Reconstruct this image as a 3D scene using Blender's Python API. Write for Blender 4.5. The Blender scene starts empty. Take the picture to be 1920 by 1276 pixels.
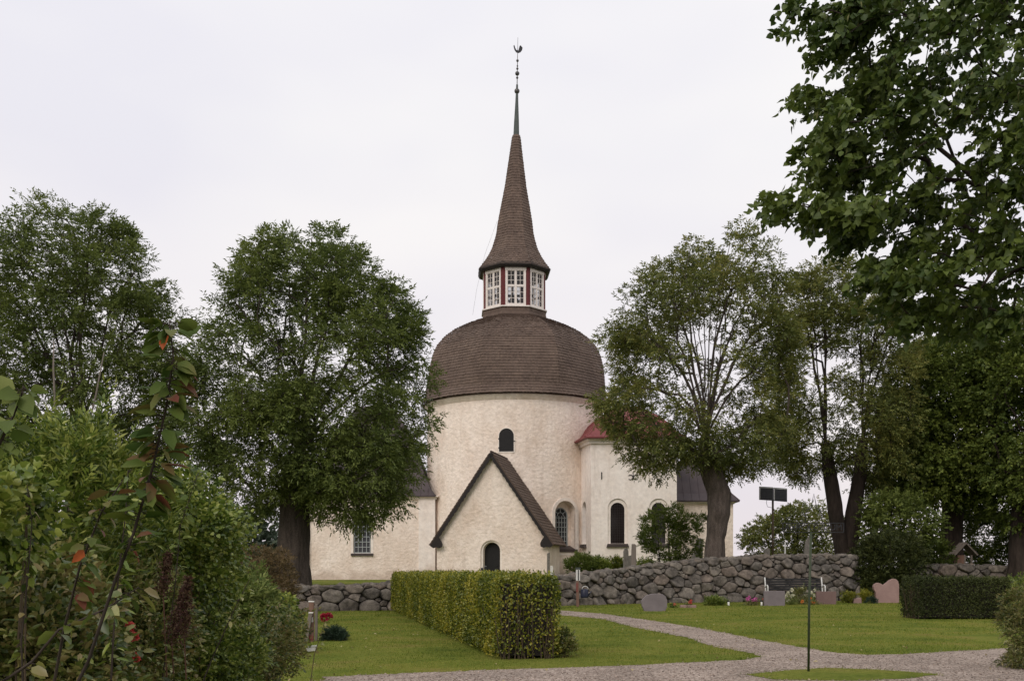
import bpy, bmesh, math, random
import numpy as np
from mathutils import Vector, Matrix, noise

R = math.radians
random.seed(7)
scene = bpy.context.scene
COL = scene.collection

# ------------------------------------------------------------------ camera
EYE, F, CX, HY = 1.6, 2000.0, 960.0, 1066.0        # focal length and horizon of the 1920 px wide photograph
cam_d = bpy.data.cameras.new("camera")
cam_d.sensor_width = 36.0
cam_d.lens = 36.0 * F / 1920.0
cam_d.shift_y = (HY - 638.0) / 1920.0
cam_d.clip_start, cam_d.clip_end = 0.1, 3000.0
cam = bpy.data.objects.new("camera", cam_d)
cam.location = (0, 0, EYE)
cam.rotation_euler = (R(90), 0, 0)
COL.objects.link(cam)
scene.camera = cam

# ------------------------------------------------------------------ light
SUN_EL, SUN_AZ = R(38), R(207)                      # behind the camera, a little to its left
world = bpy.data.worlds.new("World")
scene.world = world
world.use_nodes = True
nt = world.node_tree
nt.nodes.clear()
N, L = nt.nodes.new, nt.links.new
out = N("ShaderNodeOutputWorld")
sky = N("ShaderNodeTexSky"); sky.sky_type = 'NISHITA'; sky.sun_disc = False
sky.sun_elevation = SUN_EL; sky.sun_rotation = SUN_AZ; sky.dust_density = 3.0
bg1 = N("ShaderNodeBackground"); bg1.inputs[1].default_value = 0.08
L(sky.outputs[0], bg1.inputs[0])
tc = N("ShaderNodeTexCoord"); sep = N("ShaderNodeSeparateXYZ"); L(tc.outputs["Generated"], sep.inputs[0])
ramp = N("ShaderNodeValToRGB"); L(sep.outputs[2], ramp.inputs[0])
e = ramp.color_ramp.elements
e[0].position, e[0].color = 0.0, (0.86, 0.79, 0.785, 1)
e[1].position, e[1].color = 1.0, (1.30, 1.28, 1.25, 1)
for p, c in ((0.16, (0.90, 0.855, 0.86, 1)), (0.36, (0.92, 0.905, 0.91, 1)), (0.55, (0.97, 0.96, 0.96, 1))):
    k = e.new(p); k.color = c
no = N("ShaderNodeTexNoise"); no.inputs["Scale"].default_value = 2.2; no.inputs["Detail"].default_value = 3.0
mp = N("ShaderNodeMapping"); mp.inputs["Scale"].default_value = (1, 1, 2.2)
L(tc.outputs["Generated"], mp.inputs[0]); L(mp.outputs[0], no.inputs["Vector"])
r2 = N("ShaderNodeValToRGB"); L(no.outputs[0], r2.inputs[0])
r2.color_ramp.elements[0].position, r2.color_ramp.elements[0].color = 0.38, (0.885, 0.88, 0.935, 1)
r2.color_ramp.elements[1].position, r2.color_ramp.elements[1].color = 0.64, (1.01, 1.0, 0.985, 1)
mul = N("ShaderNodeMix"); mul.data_type = 'RGBA'; mul.blend_type = 'MULTIPLY'; mul.inputs[0].default_value = 1.0
L(ramp.outputs[0], mul.inputs[6]); L(r2.outputs[0], mul.inputs[7])
bg2 = N("ShaderNodeBackground"); bg2.inputs[1].default_value = 1.0
L(mul.outputs[2], bg2.inputs[0])
mx = N("ShaderNodeMixShader"); mx.inputs[0].default_value = 0.9
L(bg1.outputs[0], mx.inputs[1]); L(bg2.outputs[0], mx.inputs[2]); L(mx.outputs[0], out.inputs[0])

sun_d = bpy.data.lights.new("sun", 'SUN')
sun_d.energy, sun_d.angle, sun_d.color = 1.15, R(30), (1.0, 0.90, 0.82)
sun = bpy.data.objects.new("sun", sun_d)
sv = Vector((math.sin(SUN_AZ) * math.cos(SUN_EL), math.cos(SUN_AZ) * math.cos(SUN_EL), math.sin(SUN_EL)))
sun.rotation_euler = (-sv).to_track_quat('-Z', 'Y').to_euler()
sun.location = sv * 60
COL.objects.link(sun)
vs = scene.view_settings
scene.display_settings.display_device = 'sRGB'
vs.view_transform, vs.look, vs.exposure, vs.gamma, vs.use_curve_mapping = 'Standard', 'None', 0.16, 1.0, False
scene.cycles.max_bounces = 6
scene.cycles.transparent_max_bounces = 12

# ------------------------------------------------------------------ helpers
def W(px, py, D):
    return Vector(((px - CX) * D / F, D, EYE + (HY - py) * D / F))

def tag(o, label=None, cat=None, group=None, kind=None):
    if label: o["label"] = label
    if cat: o["category"] = cat
    if group: o["group"] = group
    if kind: o["kind"] = kind
    return o

def thing(name, label, cat, loc, group=None):
    o = bpy.data.objects.new(name, None)
    o.empty_display_size = 0.2
    o.location = loc
    COL.objects.link(o)
    return tag(o, label, cat, group)

def wloc(o):
    v = Vector((0, 0, 0))
    while o:
        v += o.location; o = o.parent
    return v

def link(name, me, mats, parent=None, smooth=False):
    o = bpy.data.objects.new(name, me)
    for m in (mats if isinstance(mats, (list, tuple)) else [mats]):
        me.materials.append(m)
    if smooth:
        me.polygons.foreach_set("use_smooth", [True] * len(me.polygons))
    COL.objects.link(o)
    if parent:
        o.parent = parent
        o.location = -wloc(parent)
    return o

class MB:
    def __init__(s): s.v, s.f = [], []
    def add(s, vs, fs):
        n = len(s.v); s.v += [tuple(p) for p in vs]; s.f += [tuple(i + n for i in f) for f in fs]; return s
    def box(s, x0, x1, y0, y1, z0, z1, T=None):
        vs = [(x, y, z) for z in (z0, z1) for y in (y0, y1) for x in (x0, x1)]
        if T: vs = [T(*p) for p in vs]
        return s.add(vs, [(0, 2, 3, 1), (4, 5, 7, 6), (0, 1, 5, 4), (2, 6, 7, 3), (0, 4, 6, 2), (1, 3, 7, 5)])
    def prism(s, poly, T, c0, c1):                      # poly in (a, b), extruded from c0 to c1
        n = len(poly)
        vs = [T(a, b, c0) for a, b in poly] + [T(a, b, c1) for a, b in poly]
        fs = [tuple(range(n - 1, -1, -1)), tuple(range(n, 2 * n))] + [(i, (i + 1) % n, n + (i + 1) % n, n + i) for i in range(n)]
        return s.add(vs, fs)
    def ring(s, po, pi, T, c0, c1):
        n = len(po)
        vs = [T(a, b, c0) for a, b in po] + [T(a, b, c0) for a, b in pi] + [T(a, b, c1) for a, b in po] + [T(a, b, c1) for a, b in pi]
        fs = []
        for i in range(n):
            j = (i + 1) % n
            fs += [(2 * n + i, 2 * n + j, 3 * n + j, 3 * n + i), (i, n + i, n + j, j), (i, j, 2 * n + j, 2 * n + i), (n + i, 3 * n + i, 3 * n + j, n + j)]
        return s.add(vs, fs)
    def lathe(s, prof, n=24, c=(0, 0, 0), caps=True, rot=0.0):
        m = len(prof)
        vs = [(c[0] + r * math.cos(2 * math.pi * k / n + rot), c[1] + r * math.sin(2 * math.pi * k / n + rot), c[2] + z) for r, z in prof for k in range(n)]
        fs = [(i * n + k, i * n + (k + 1) % n, (i + 1) * n + (k + 1) % n, (i + 1) * n + k) for i in range(m - 1) for k in range(n)]
        if caps: fs += [tuple(range(n - 1, -1, -1)), tuple(range((m - 1) * n, m * n))]
        return s.add(vs, fs)
    def tube(s, pts, rad, n=8, caps=True):
        pts = [Vector(p) for p in pts]
        if not isinstance(rad, (list, tuple)): rad = [rad] * len(pts)
        vs = []
        for i, p in enumerate(pts):
            t = (pts[min(i + 1, len(pts) - 1)] - pts[max(i - 1, 0)])
            t = t.normalized() if t.length > 1e-6 else Vector((0, 0, 1))
            a = t.cross(Vector((0.31, 0.9, 0.12))).normalized(); b = t.cross(a)
            vs += [p + (a * math.cos(2 * math.pi * k / n) + b * math.sin(2 * math.pi * k / n)) * rad[i] for k in range(n)]
        fs = [(i * n + k, i * n + (k + 1) % n, (i + 1) * n + (k + 1) % n, (i + 1) * n + k) for i in range(len(pts) - 1) for k in range(n)]
        if caps: fs += [tuple(range(n - 1, -1, -1)), tuple(range((len(pts) - 1) * n, len(pts) * n))]
        return s.add(vs, fs)
    def rock(s, c, r, seed=0, n=2, rough=0.25):
        bm = bmesh.new(); bmesh.ops.create_icosphere(bm, subdivisions=n, radius=1.0)
        vs = []
        for v in bm.verts:
            k = 1 + rough * noise.noise(v.co * 1.3 + Vector((seed * 7.1, seed * 3.3, seed)))
            vs.append((c[0] + v.co.x * r[0] * k, c[1] + v.co.y * r[1] * k, c[2] + v.co.z * r[2] * k))
        fs = [tuple(q.index for q in f.verts) for f in bm.faces]; bm.free()
        return s.add(vs, fs)
    def mesh(s, name, recalc=False):
        me = bpy.data.meshes.new(name); me.from_pydata(s.v, [], s.f)
        if recalc:
            bm = bmesh.new(); bm.from_mesh(me); bmesh.ops.recalc_face_normals(bm, faces=bm.faces); bm.to_mesh(me); bm.free()
        return me
    def build(s, name, mats, parent=None, smooth=False, recalc=True, bevel=0.0):
        o = link(name, s.mesh(name, recalc), mats, parent, smooth)
        if bevel:
            b = o.modifiers.new("edge", 'BEVEL'); b.width = bevel; b.segments = 2; b.limit_method = 'ANGLE'; b.angle_limit = R(35)
        return o

def wall_T(o, n):                                        # a along the wall, b up, c outward
    n = Vector((n[0], n[1], 0)).normalized(); u = Vector((-n.y, n.x, 0)); o = Vector(o)
    return lambda a, b, c: o + u * a + Vector((0, 0, b)) + n * c

def arch(w, h, n=12, d=0.0):                             # arched outline, grown by d
    r = w / 2 + d
    return [(-r, -d), (r, -d)] + [(r * math.cos(math.pi * k / n), h - w / 2 + r * math.sin(math.pi * k / n)) for k in range(n + 1)]

def rect(w, h, d=0.0):
    return [(-w / 2 - d, -d), (w / 2 + d, -d), (w / 2 + d, h + d), (-w / 2 - d, h + d)]

def cut(o, cutters):                                     # recesses are carved for real
    for c in cutters:
        m = o.modifiers.new("cut", 'BOOLEAN'); m.operation = 'DIFFERENCE'; m.solver = 'EXACT'; m.object = c
    dg = bpy.context.evaluated_depsgraph_get()
    me = bpy.data.meshes.new_from_object(o.evaluated_get(dg))
    o.modifiers.clear(); old = o.data; o.data = me; bpy.data.meshes.remove(old)
    for c in cutters:
        d = c.data; bpy.data.objects.remove(c); bpy.data.meshes.remove(d)

def temp(mb):
    return mb.build("cutter", [])

# ------------------------------------------------------------------ materials
def fill_ramp(rp, stops):
    el = rp.color_ramp.elements
    el[0].position, el[0].color = stops[0][0], (*stops[0][1], 1)
    el[len(el) - 1].position, el[len(el) - 1].color = stops[-1][0], (*stops[-1][1], 1)
    for p, c in stops[1:-1]:
        q = el.new(p); q.color = (*c, 1)

def mat(name, cols, scale=4.0, rough=0.85, bump=0.0, bscale=20.0, island=0.0, stretch=(1, 1, 1), spec=0.3, detail=5.0, metal=0.0, blend=0.6, icols=None, bdist=0.05, speck=None):
    m = bpy.data.materials.new(name); m.use_nodes = True
    t = m.node_tree; nn, ll = t.nodes.new, t.links.new
    b = t.nodes["Principled BSDF"]
    b.inputs["Roughness"].default_value = rough; b.inputs["Metallic"].default_value = metal
    b.inputs["Specular IOR Level"].default_value = spec
    co = nn("ShaderNodeTexCoord"); mpn = nn("ShaderNodeMapping"); mpn.inputs["Scale"].default_value = stretch
    ll(co.outputs["Object"], mpn.inputs[0])
    ns = nn("ShaderNodeTexNoise"); ns.inputs["Scale"].default_value = scale; ns.inputs["Detail"].default_value = detail; ns.inputs["Roughness"].default_value = blend
    ll(mpn.outputs[0], ns.inputs["Vector"])
    rp = nn("ShaderNodeValToRGB"); ll(ns.outputs[0], rp.inputs[0])
    cc = cols if len(cols) > 1 else [cols[0], cols[0]]
    fill_ramp(rp, [(0.3 + 0.4 * i / (len(cc) - 1), c) for i, c in enumerate(cc)])
    colour = rp.outputs[0]
    if icols or island:
        g = nn("ShaderNodeNewGeometry")
        if icols:
            r2 = nn("ShaderNodeValToRGB"); ll(g.outputs["Random Per Island"], r2.inputs[0])
            fill_ramp(r2, [(i / (len(icols) - 1), c) for i, c in enumerate(icols)])
            mm = nn("ShaderNodeMix"); mm.data_type = 'RGBA'; mm.blend_type = 'MULTIPLY'; mm.inputs[0].default_value = 1
            ll(colour, mm.inputs[6]); ll(r2.outputs[0], mm.inputs[7]); colour = mm.outputs[2]
        else:
            mr = nn("ShaderNodeMapRange"); ll(g.outputs["Random Per Island"], mr.inputs[0])
            mr.inputs[3].default_value = 1 - island; mr.inputs[4].default_value = 1 + island
            mm = nn("ShaderNodeVectorMath"); mm.operation = 'SCALE'
            ll(colour, mm.inputs[0]); ll(mr.outputs[0], mm.inputs["Scale"]); colour = mm.outputs[0]
    if speck:                                            # fine grain: (scale, strength)
        n3 = nn("ShaderNodeTexNoise"); n3.inputs["Scale"].default_value = speck[0]; n3.inputs["Detail"].default_value = 2
        ll(co.outputs["Object"], n3.inputs["Vector"])
        mr = nn("ShaderNodeMapRange"); ll(n3.outputs[0], mr.inputs[0]); mr.inputs[1].default_value = 0.3; mr.inputs[2].default_value = 0.7
        mr.inputs[3].default_value = 1 - speck[1]; mr.inputs[4].default_value = 1 + speck[1]
        mm = nn("ShaderNodeVectorMath"); mm.operation = 'SCALE'
        ll(colour, mm.inputs[0]); ll(mr.outputs[0], mm.inputs["Scale"]); colour = mm.outputs[0]
    ll(colour, b.inputs["Base Color"])
    if bump:
        n2 = nn("ShaderNodeTexNoise"); n2.inputs["Scale"].default_value = bscale; n2.inputs["Detail"].default_value = 4
        ll(mpn.outputs[0], n2.inputs["Vector"])
        bp = nn("ShaderNodeBump"); bp.inputs["Strength"].default_value = bump; bp.inputs["Distance"].default_value = bdist
        ll(n2.outputs[0], bp.inputs["Height"]); ll(bp.outputs[0], b.inputs["Normal"])
    return m

def leaf_mat(name, cols, trans=0.25, nscale=0.6, rough=0.6, spec=0.22, gain=(1, 1, 1), namp=1.3):
    cols = [tuple(a * g for a, g in zip(c, gain)) for c in cols]
    m = bpy.data.materials.new(name); m.use_nodes = True
    t = m.node_tree; nn, ll = t.nodes.new, t.links.new
    b = t.nodes["Principled BSDF"]; o = t.nodes["Material Output"]
    b.inputs["Roughness"].default_value = rough; b.inputs["Specular IOR Level"].default_value = spec
    g = nn("ShaderNodeNewGeometry"); co = nn("ShaderNodeTexCoord")
    ns = nn("ShaderNodeTexNoise"); ns.inputs["Scale"].default_value = nscale; ns.inputs["Detail"].default_value = 2
    ll(co.outputs["Object"], ns.inputs["Vector"])
    a = nn("ShaderNodeMath"); a.operation = 'MULTIPLY_ADD'; ll(ns.outputs[0], a.inputs[0]); a.inputs[1].default_value = namp; a.inputs[2].default_value = -0.5 * namp
    s2 = nn("ShaderNodeMath"); s2.operation = 'ADD'; ll(a.outputs[0], s2.inputs[0]); ll(g.outputs["Random Per Island"], s2.inputs[1])
    rp = nn("ShaderNodeValToRGB"); ll(s2.outputs[0], rp.inputs[0])
    fill_ramp(rp, [(i / (len(cols) - 1), c) for i, c in enumerate(cols)])
    ll(rp.outputs[0], b.inputs["Base Color"])
    tr = nn("ShaderNodeBsdfTranslucent"); ll(rp.outputs[0], tr.inputs[0])
    mxs = nn("ShaderNodeMixShader"); mxs.inputs[0].default_value = trans
    ll(b.outputs[0], mxs.inputs[1]); ll(tr.outputs[0], mxs.inputs[2]); ll(mxs.outputs[0], o.inputs[0])
    return m

def plaster(name, base, stain, bumps, dist=0.06, sscale=0.55, dirt=False):
    """limewashed roughcast: knobbly relief and blotchy weathering"""
    m = bpy.data.materials.new(name); m.use_nodes = True
    t = m.node_tree; nn, ll = t.nodes.new, t.links.new
    b = t.nodes["Principled BSDF"]; b.inputs["Roughness"].default_value = 0.95; b.inputs["Specular IOR Level"].default_value = 0.1
    co = nn("ShaderNodeTexCoord")
    n1 = nn("ShaderNodeTexNoise"); n1.inputs["Scale"].default_value = sscale; n1.inputs["Detail"].default_value = 8; n1.inputs["Roughness"].default_value = 0.65
    mpn = nn("ShaderNodeMapping"); mpn.inputs["Scale"].default_value = (1, 1, 0.6)
    ll(co.outputs["Object"], mpn.inputs[0]); ll(mpn.outputs[0], n1.inputs["Vector"])
    r1 = nn("ShaderNodeValToRGB"); ll(n1.outputs[0], r1.inputs[0])
    r1.color_ramp.elements[0].position, r1.color_ramp.elements[0].color = 0.33, (*stain, 1)
    r1.color_ramp.elements[1].position, r1.color_ramp.elements[1].color = 0.60, (*base, 1)
    n2 = nn("ShaderNodeTexNoise"); n2.inputs["Scale"].default_value = 3.5; n2.inputs["Detail"].default_value = 6; n2.inputs["Roughness"].default_value = 0.6
    ll(co.outputs["Object"], n2.inputs["Vector"])
    mr = nn("ShaderNodeMapRange"); ll(n2.outputs[0], mr.inputs[0]); mr.inputs[1].default_value = 0.3; mr.inputs[2].default_value = 0.7; mr.inputs[3].default_value = 0.86; mr.inputs[4].default_value = 1.06
    sc = nn("ShaderNodeVectorMath"); sc.operation = 'SCALE'; ll(r1.outputs[0], sc.inputs[0]); ll(mr.outputs[0], sc.inputs["Scale"])
    colour = sc.outputs[0]
    if dirt:                                             # rain streaks and splashed, patched plaster
        m2 = nn("ShaderNodeMapping"); m2.inputs["Scale"].default_value = (1.6, 1.6, 0.16); ll(co.outputs["Object"], m2.inputs[0])
        n4 = nn("ShaderNodeTexNoise"); n4.inputs["Scale"].default_value = 1.0; n4.inputs["Detail"].default_value = 7; n4.inputs["Roughness"].default_value = 0.7
        ll(m2.outputs[0], n4.inputs["Vector"])
        n5 = nn("ShaderNodeTexNoise"); n5.inputs["Scale"].default_value = 0.8; n5.inputs["Detail"].default_value = 6; ll(co.outputs["Object"], n5.inputs["Vector"])
        sz = nn("ShaderNodeSeparateXYZ"); ll(co.outputs["Object"], sz.inputs[0])
        h = nn("ShaderNodeMath"); h.operation = 'MULTIPLY_ADD'; ll(n5.outputs[0], h.inputs[0]); h.inputs[1].default_value = 2.6; h.inputs[2].default_value = 0.1
        d = nn("ShaderNodeMath"); d.operation = 'SUBTRACT'; ll(h.outputs[0], d.inputs[0]); ll(sz.outputs[2], d.inputs[1])
        r4 = nn("ShaderNodeMapRange"); ll(d.outputs[0], r4.inputs[0]); r4.inputs[1].default_value = -0.25; r4.inputs[2].default_value = 0.35; r4.inputs[4].default_value = 0.55
        r5 = nn("ShaderNodeMapRange"); ll(n4.outputs[0], r5.inputs[0]); r5.inputs[1].default_value = 0.55; r5.inputs[2].default_value = 0.78; r5.inputs[4].default_value = 0.42
        mxx = nn("ShaderNodeMath"); mxx.operation = 'MAXIMUM'; ll(r4.outputs[0], mxx.inputs[0]); ll(r5.outputs[0], mxx.inputs[1])
        mc = nn("ShaderNodeMix"); mc.data_type = 'RGBA'; ll(mxx.outputs[0], mc.inputs[0]); ll(colour, mc.inputs[6]); mc.inputs[7].default_value = (0.45, 0.345, 0.27, 1)
        colour = mc.outputs[2]
    ll(colour, b.inputs["Base Color"])
    n3 = nn("ShaderNodeTexNoise"); n3.inputs["Scale"].default_value = 4.5; n3.inputs["Detail"].default_value = 5; n3.inputs["Roughness"].default_value = 0.55
    ll(co.outputs["Object"], n3.inputs["Vector"])
    bp = nn("ShaderNodeBump"); bp.inputs["Strength"].default_value = bumps; bp.inputs["Distance"].default_value = dist
    ll(n3.outputs[0], bp.inputs["Height"]); ll(bp.outputs[0], b.inputs["Normal"])
    return m

M = {}
M['rough'] = plaster('roughcast_plaster', (0.87, 0.765, 0.675), (0.73, 0.605, 0.505), 0.8, 0.10, dirt=True)
M['smooth'] = plaster('smooth_plaster', (0.90, 0.835, 0.775), (0.80, 0.71, 0.635), 0.4, 0.05, dirt=True)
M['trim'] = plaster('plaster_trim', (0.87, 0.80, 0.735), (0.76, 0.68, 0.605), 0.15, 0.03)
M['shingle'] = mat('tarred_shingles', [(0.090, 0.063, 0.050), (0.132, 0.095, 0.075)], 0.8, 0.8, 0.15, 30, icols=[(0.86, 0.85, 0.85), (1, 1, 1), (1.14, 1.12, 1.1)])
M['shingle_dark'] = mat('dark_shingles', [(0.035, 0.022, 0.019), (0.065, 0.042, 0.035)], 2, 0.75, 0.25, 30, icols=[(0.65, 0.62, 0.6), (1, 1, 1), (1.3, 1.25, 1.2)])
M['tar'] = mat('tarred_wood', [(0.010, 0.008, 0.008), (0.022, 0.016, 0.015)], 6, 0.6, 0.2, 40)
M['copper'] = mat('dull_copper', [(0.05, 0.062, 0.06), (0.085, 0.10, 0.092)], 5, 0.55, metal=0.3)
M['iron'] = mat('dark_iron', [(0.02, 0.021, 0.024), (0.035, 0.036, 0.04)], 8, 0.5, metal=0.4)
M['gilt'] = mat('tarnished_gilding', [(0.06, 0.065, 0.08), (0.12, 0.11, 0.09)], 8, 0.4, metal=0.6)
M['red_wood'] = mat('red_painted_wood', [(0.085, 0.016, 0.018), (0.12, 0.024, 0.024)], 5, 0.7)
M['white_wood'] = mat('white_painted_wood', [(0.62, 0.57, 0.53), (0.74, 0.69, 0.64)], 5, 0.6)
M['grey_wood'] = mat('grey_painted_wood', [(0.27, 0.30, 0.30), (0.36, 0.38, 0.38)], 5, 0.6)
M['lead'] = mat('lead_bars', [(0.022, 0.016, 0.016)], 5, 0.6)
M['sheet'] = mat('brown_sheet_metal', [(0.045, 0.034, 0.038), (0.075, 0.058, 0.06)], 0.9, 0.5, metal=0.2)
M['red_sheet'] = mat('red_sheet_metal', [(0.15, 0.034, 0.036), (0.215, 0.056, 0.056)], 0.9, 0.5)
M['sill'] = mat('sill_sheet', [(0.045, 0.035, 0.034), (0.07, 0.055, 0.05)], 4, 0.55)
M['black'] = mat('black_door', [(0.006, 0.006, 0.007), (0.012, 0.011, 0.011)], 5, 0.6)
M['stone'] = mat('field_stone', [(0.064, 0.059, 0.054), (0.132, 0.121, 0.109), (0.20, 0.185, 0.165)], 4.0, 0.95, 0.6, 14, icols=[(0.66, 0.65, 0.64), (0.90, 0.86, 0.82), (1.05, 1.0, 0.92), (1.08, 0.95, 0.87), (0.8, 0.79, 0.77), (1.35, 1.28, 1.18)], speck=(45, 0.3), bdist=0.04)
M['earth'] = mat('dark_earth', [(0.018, 0.015, 0.012), (0.03, 0.025, 0.02)], 8, 0.95)
M['grey_granite'] = mat('grey_granite', [(0.145, 0.125, 0.13), (0.185, 0.16, 0.165)], 3, 0.65, 0.15, 60, speck=(90, 0.2))
M['brown_granite'] = mat('brown_granite', [(0.135, 0.085, 0.078), (0.17, 0.11, 0.10)], 3, 0.6, 0.1, 60, speck=(90, 0.2))
M['pink_granite'] = mat('pink_granite', [(0.24, 0.155, 0.14), (0.30, 0.20, 0.18)], 3, 0.6, 0.1, 60, speck=(90, 0.2))
M['old_stone'] = mat('lichened_stone', [(0.10, 0.095, 0.085), (0.22, 0.20, 0.175)], 5, 0.9, 0.4, 20, speck=(50, 0.2))
M['bark'] = mat('ash_bark', [(0.035, 0.028, 0.023), (0.085, 0.068, 0.056)], 7, 0.95, 0.9, 9, stretch=(1, 1, 0.22), bdist=0.08, speck=(25, 0.3))
M['bark_pale'] = mat('pale_ash_bark', [(0.05, 0.040, 0.034), (0.115, 0.092, 0.078)], 7, 0.95, 0.9, 9, stretch=(1, 1, 0.22), bdist=0.08, speck=(25, 0.3))
M['bark_dark'] = mat('dark_bark', [(0.022, 0.016, 0.013), (0.05, 0.037, 0.03)], 7, 0.95, 0.8, 9, stretch=(1, 1, 0.25), bdist=0.08)
M['stem'] = mat('green_brown_stem', [(0.045, 0.035, 0.02), (0.08, 0.055, 0.035)], 9, 0.8)
M['stem_red'] = mat('reddish_stem', [(0.06, 0.025, 0.016), (0.09, 0.04, 0.025)], 9, 0.7)
M['wood_red'] = mat('red_brown_post', [(0.13, 0.075, 0.055), (0.19, 0.115, 0.085)], 6, 0.85, 0.2, 20, stretch=(1, 1, 0.2))
M['wood_grey'] = mat('weathered_post', [(0.13, 0.11, 0.095), (0.2, 0.17, 0.145)], 6, 0.9, 0.2, 20, stretch=(1, 1, 0.2))
M['metal_white'] = mat('white_metal', [(0.5, 0.5, 0.48), (0.6, 0.6, 0.58)], 6, 0.5)
M['bench'] = mat('black_slats', [(0.012, 0.012, 0.013), (0.024, 0.023, 0.023)], 6, 0.6, stretch=(0.3, 3, 3))
M['plastic_green'] = mat('dark_green_plastic', [(0.03, 0.04, 0.036), (0.045, 0.055, 0.05)], 6, 0.45)
M['plastic_blue'] = mat('navy_plastic', [(0.012, 0.014, 0.03), (0.02, 0.024, 0.048)], 6, 0.4)
M['paint_red'] = mat('faded_red', [(0.16, 0.03, 0.03), (0.2, 0.045, 0.04)], 6, 0.6)
M['paint_white'] = mat('white_paint', [(0.62, 0.61, 0.58), (0.72, 0.71, 0.68)], 6, 0.5)
M['pole_green'] = mat('green_enamel', [(0.022, 0.034, 0.014), (0.034, 0.048, 0.02)], 6, 0.5)
M['grass_blade'] = leaf_mat('grass_blades', [(0.060, 0.094, 0.012), (0.125, 0.168, 0.022), (0.19, 0.215, 0.034), (0.29, 0.265, 0.070)], 0.35, 0.4, 0.8, 0.05, namp=2.2)
M['ash_leaf'] = leaf_mat('ash_leaves', [(0.028, 0.042, 0.016), (0.046, 0.064, 0.022), (0.068, 0.088, 0.03)], 0.32, 0.35, 0.55, 0.25, gain=(2.5, 2.35, 1.6), namp=2.0)
M['ash_leaf2'] = leaf_mat('thinning_ash_leaves', [(0.038, 0.042, 0.018), (0.058, 0.063, 0.023), (0.088, 0.085, 0.03), (0.10, 0.085, 0.03)], 0.32, 0.35, 0.55, 0.25, gain=(2.05, 2.3, 1.6), namp=1.8)
M['dark_leaf'] = leaf_mat('dark_leaves', [(0.018, 0.028, 0.009), (0.032, 0.046, 0.014), (0.052, 0.066, 0.02)], 0.3, 0.3, 0.55, 0.25, gain=(3.1, 3.0, 1.9), namp=2.0)
M['linden_leaf'] = leaf_mat('linden_leaves', [(0.020, 0.034, 0.011), (0.034, 0.050, 0.015), (0.056, 0.075, 0.022)], 0.3, 1.0, 0.5, 0.3, gain=(2.0, 2.0, 1.35), namp=1.8)
M['bract'] = leaf_mat('linden_bracts', [(0.10, 0.11, 0.035), (0.16, 0.16, 0.06)], 0.35, 1.0)
M['hedge_leaf'] = leaf_mat('hedge_leaves', [(0.028, 0.044, 0.007), (0.062, 0.084, 0.013), (0.115, 0.130, 0.020), (0.17, 0.165, 0.03)], 0.28, 0.8, 0.4, 0.4, gain=(2.05, 1.85, 1.3), namp=1.8)
M['box_leaf'] = leaf_mat('dark_hedge_leaves', [(0.016, 0.022, 0.008), (0.030, 0.040, 0.012), (0.055, 0.065, 0.02)], 0.2, 0.8, gain=(1.5, 1.45, 1.3))
M['shrub_leaf'] = leaf_mat('shrub_leaves', [(0.036, 0.066, 0.010), (0.10, 0.15, 0.02), (0.19, 0.24, 0.042), (0.33, 0.36, 0.085)], 0.28, 2.2, 0.38, 0.45)
M['lime_leaf'] = leaf_mat('light_green_leaves', [(0.07, 0.11, 0.022), (0.14, 0.18, 0.045), (0.22, 0.25, 0.075)], 0.35, 2)
M['rose_leaf'] = leaf_mat('rose_leaves', [(0.036, 0.060, 0.015), (0.090, 0.120, 0.026), (0.155, 0.18, 0.04), (0.20, 0.155, 0.06), (0.27, 0.27, 0.09)], 0.28, 2.2, 0.38, 0.45)
M['twig_leaf'] = leaf_mat('turning_leaves', [(0.03, 0.055, 0.012), (0.055, 0.085, 0.018), (0.085, 0.105, 0.025), (0.10, 0.075, 0.03), (0.11, 0.035, 0.026)], 0.25, 6, gain=(1.2, 1.2, 1.0))
M['orange_leaf'] = leaf_mat('orange_leaves', [(0.30, 0.06, 0.015), (0.42, 0.11, 0.03)], 0.3, 20)
M['dry_leaf'] = leaf_mat('dry_leaves', [(0.045, 0.038, 0.018), (0.075, 0.062, 0.028), (0.11, 0.085, 0.045)], 0.2, 1.5, gain=(1.6, 1.4, 1.3))
M['plume'] = leaf_mat('withered_plumes', [(0.045, 0.018, 0.016), (0.075, 0.035, 0.024), (0.09, 0.062, 0.03)], 0.2, 8)
M['conifer'] = leaf_mat('dark_needles', [(0.010, 0.022, 0.014), (0.022, 0.040, 0.026), (0.035, 0.055, 0.036)], 0.1, 3, gain=(1.4, 1.4, 1.3))
M['far_leaf'] = leaf_mat('far_wood_leaves', [(0.030, 0.045, 0.028), (0.05, 0.068, 0.042), (0.07, 0.088, 0.052)], 0.2, 0.08)
M['red_petal'] = leaf_mat('red_petals', [(0.22, 0.008, 0.018), (0.38, 0.02, 0.045), (0.55, 0.12, 0.17)], 0.3, 10)
M['pink_petal'] = leaf_mat('pink_petals', [(0.55, 0.12, 0.36), (0.68, 0.22, 0.48)], 0.3, 10)
M['coral_petal'] = leaf_mat('coral_petals', [(0.6, 0.08, 0.08), (0.7, 0.16, 0.13)], 0.3, 10)
M['orange_petal'] = leaf_mat('orange_petals', [(0.65, 0.2, 0.05), (0.75, 0.3, 0.08)], 0.3, 10)
M['white_petal'] = leaf_mat('cream_petals', [(0.6, 0.58, 0.4), (0.75, 0.74, 0.6)], 0.3, 10)

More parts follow.
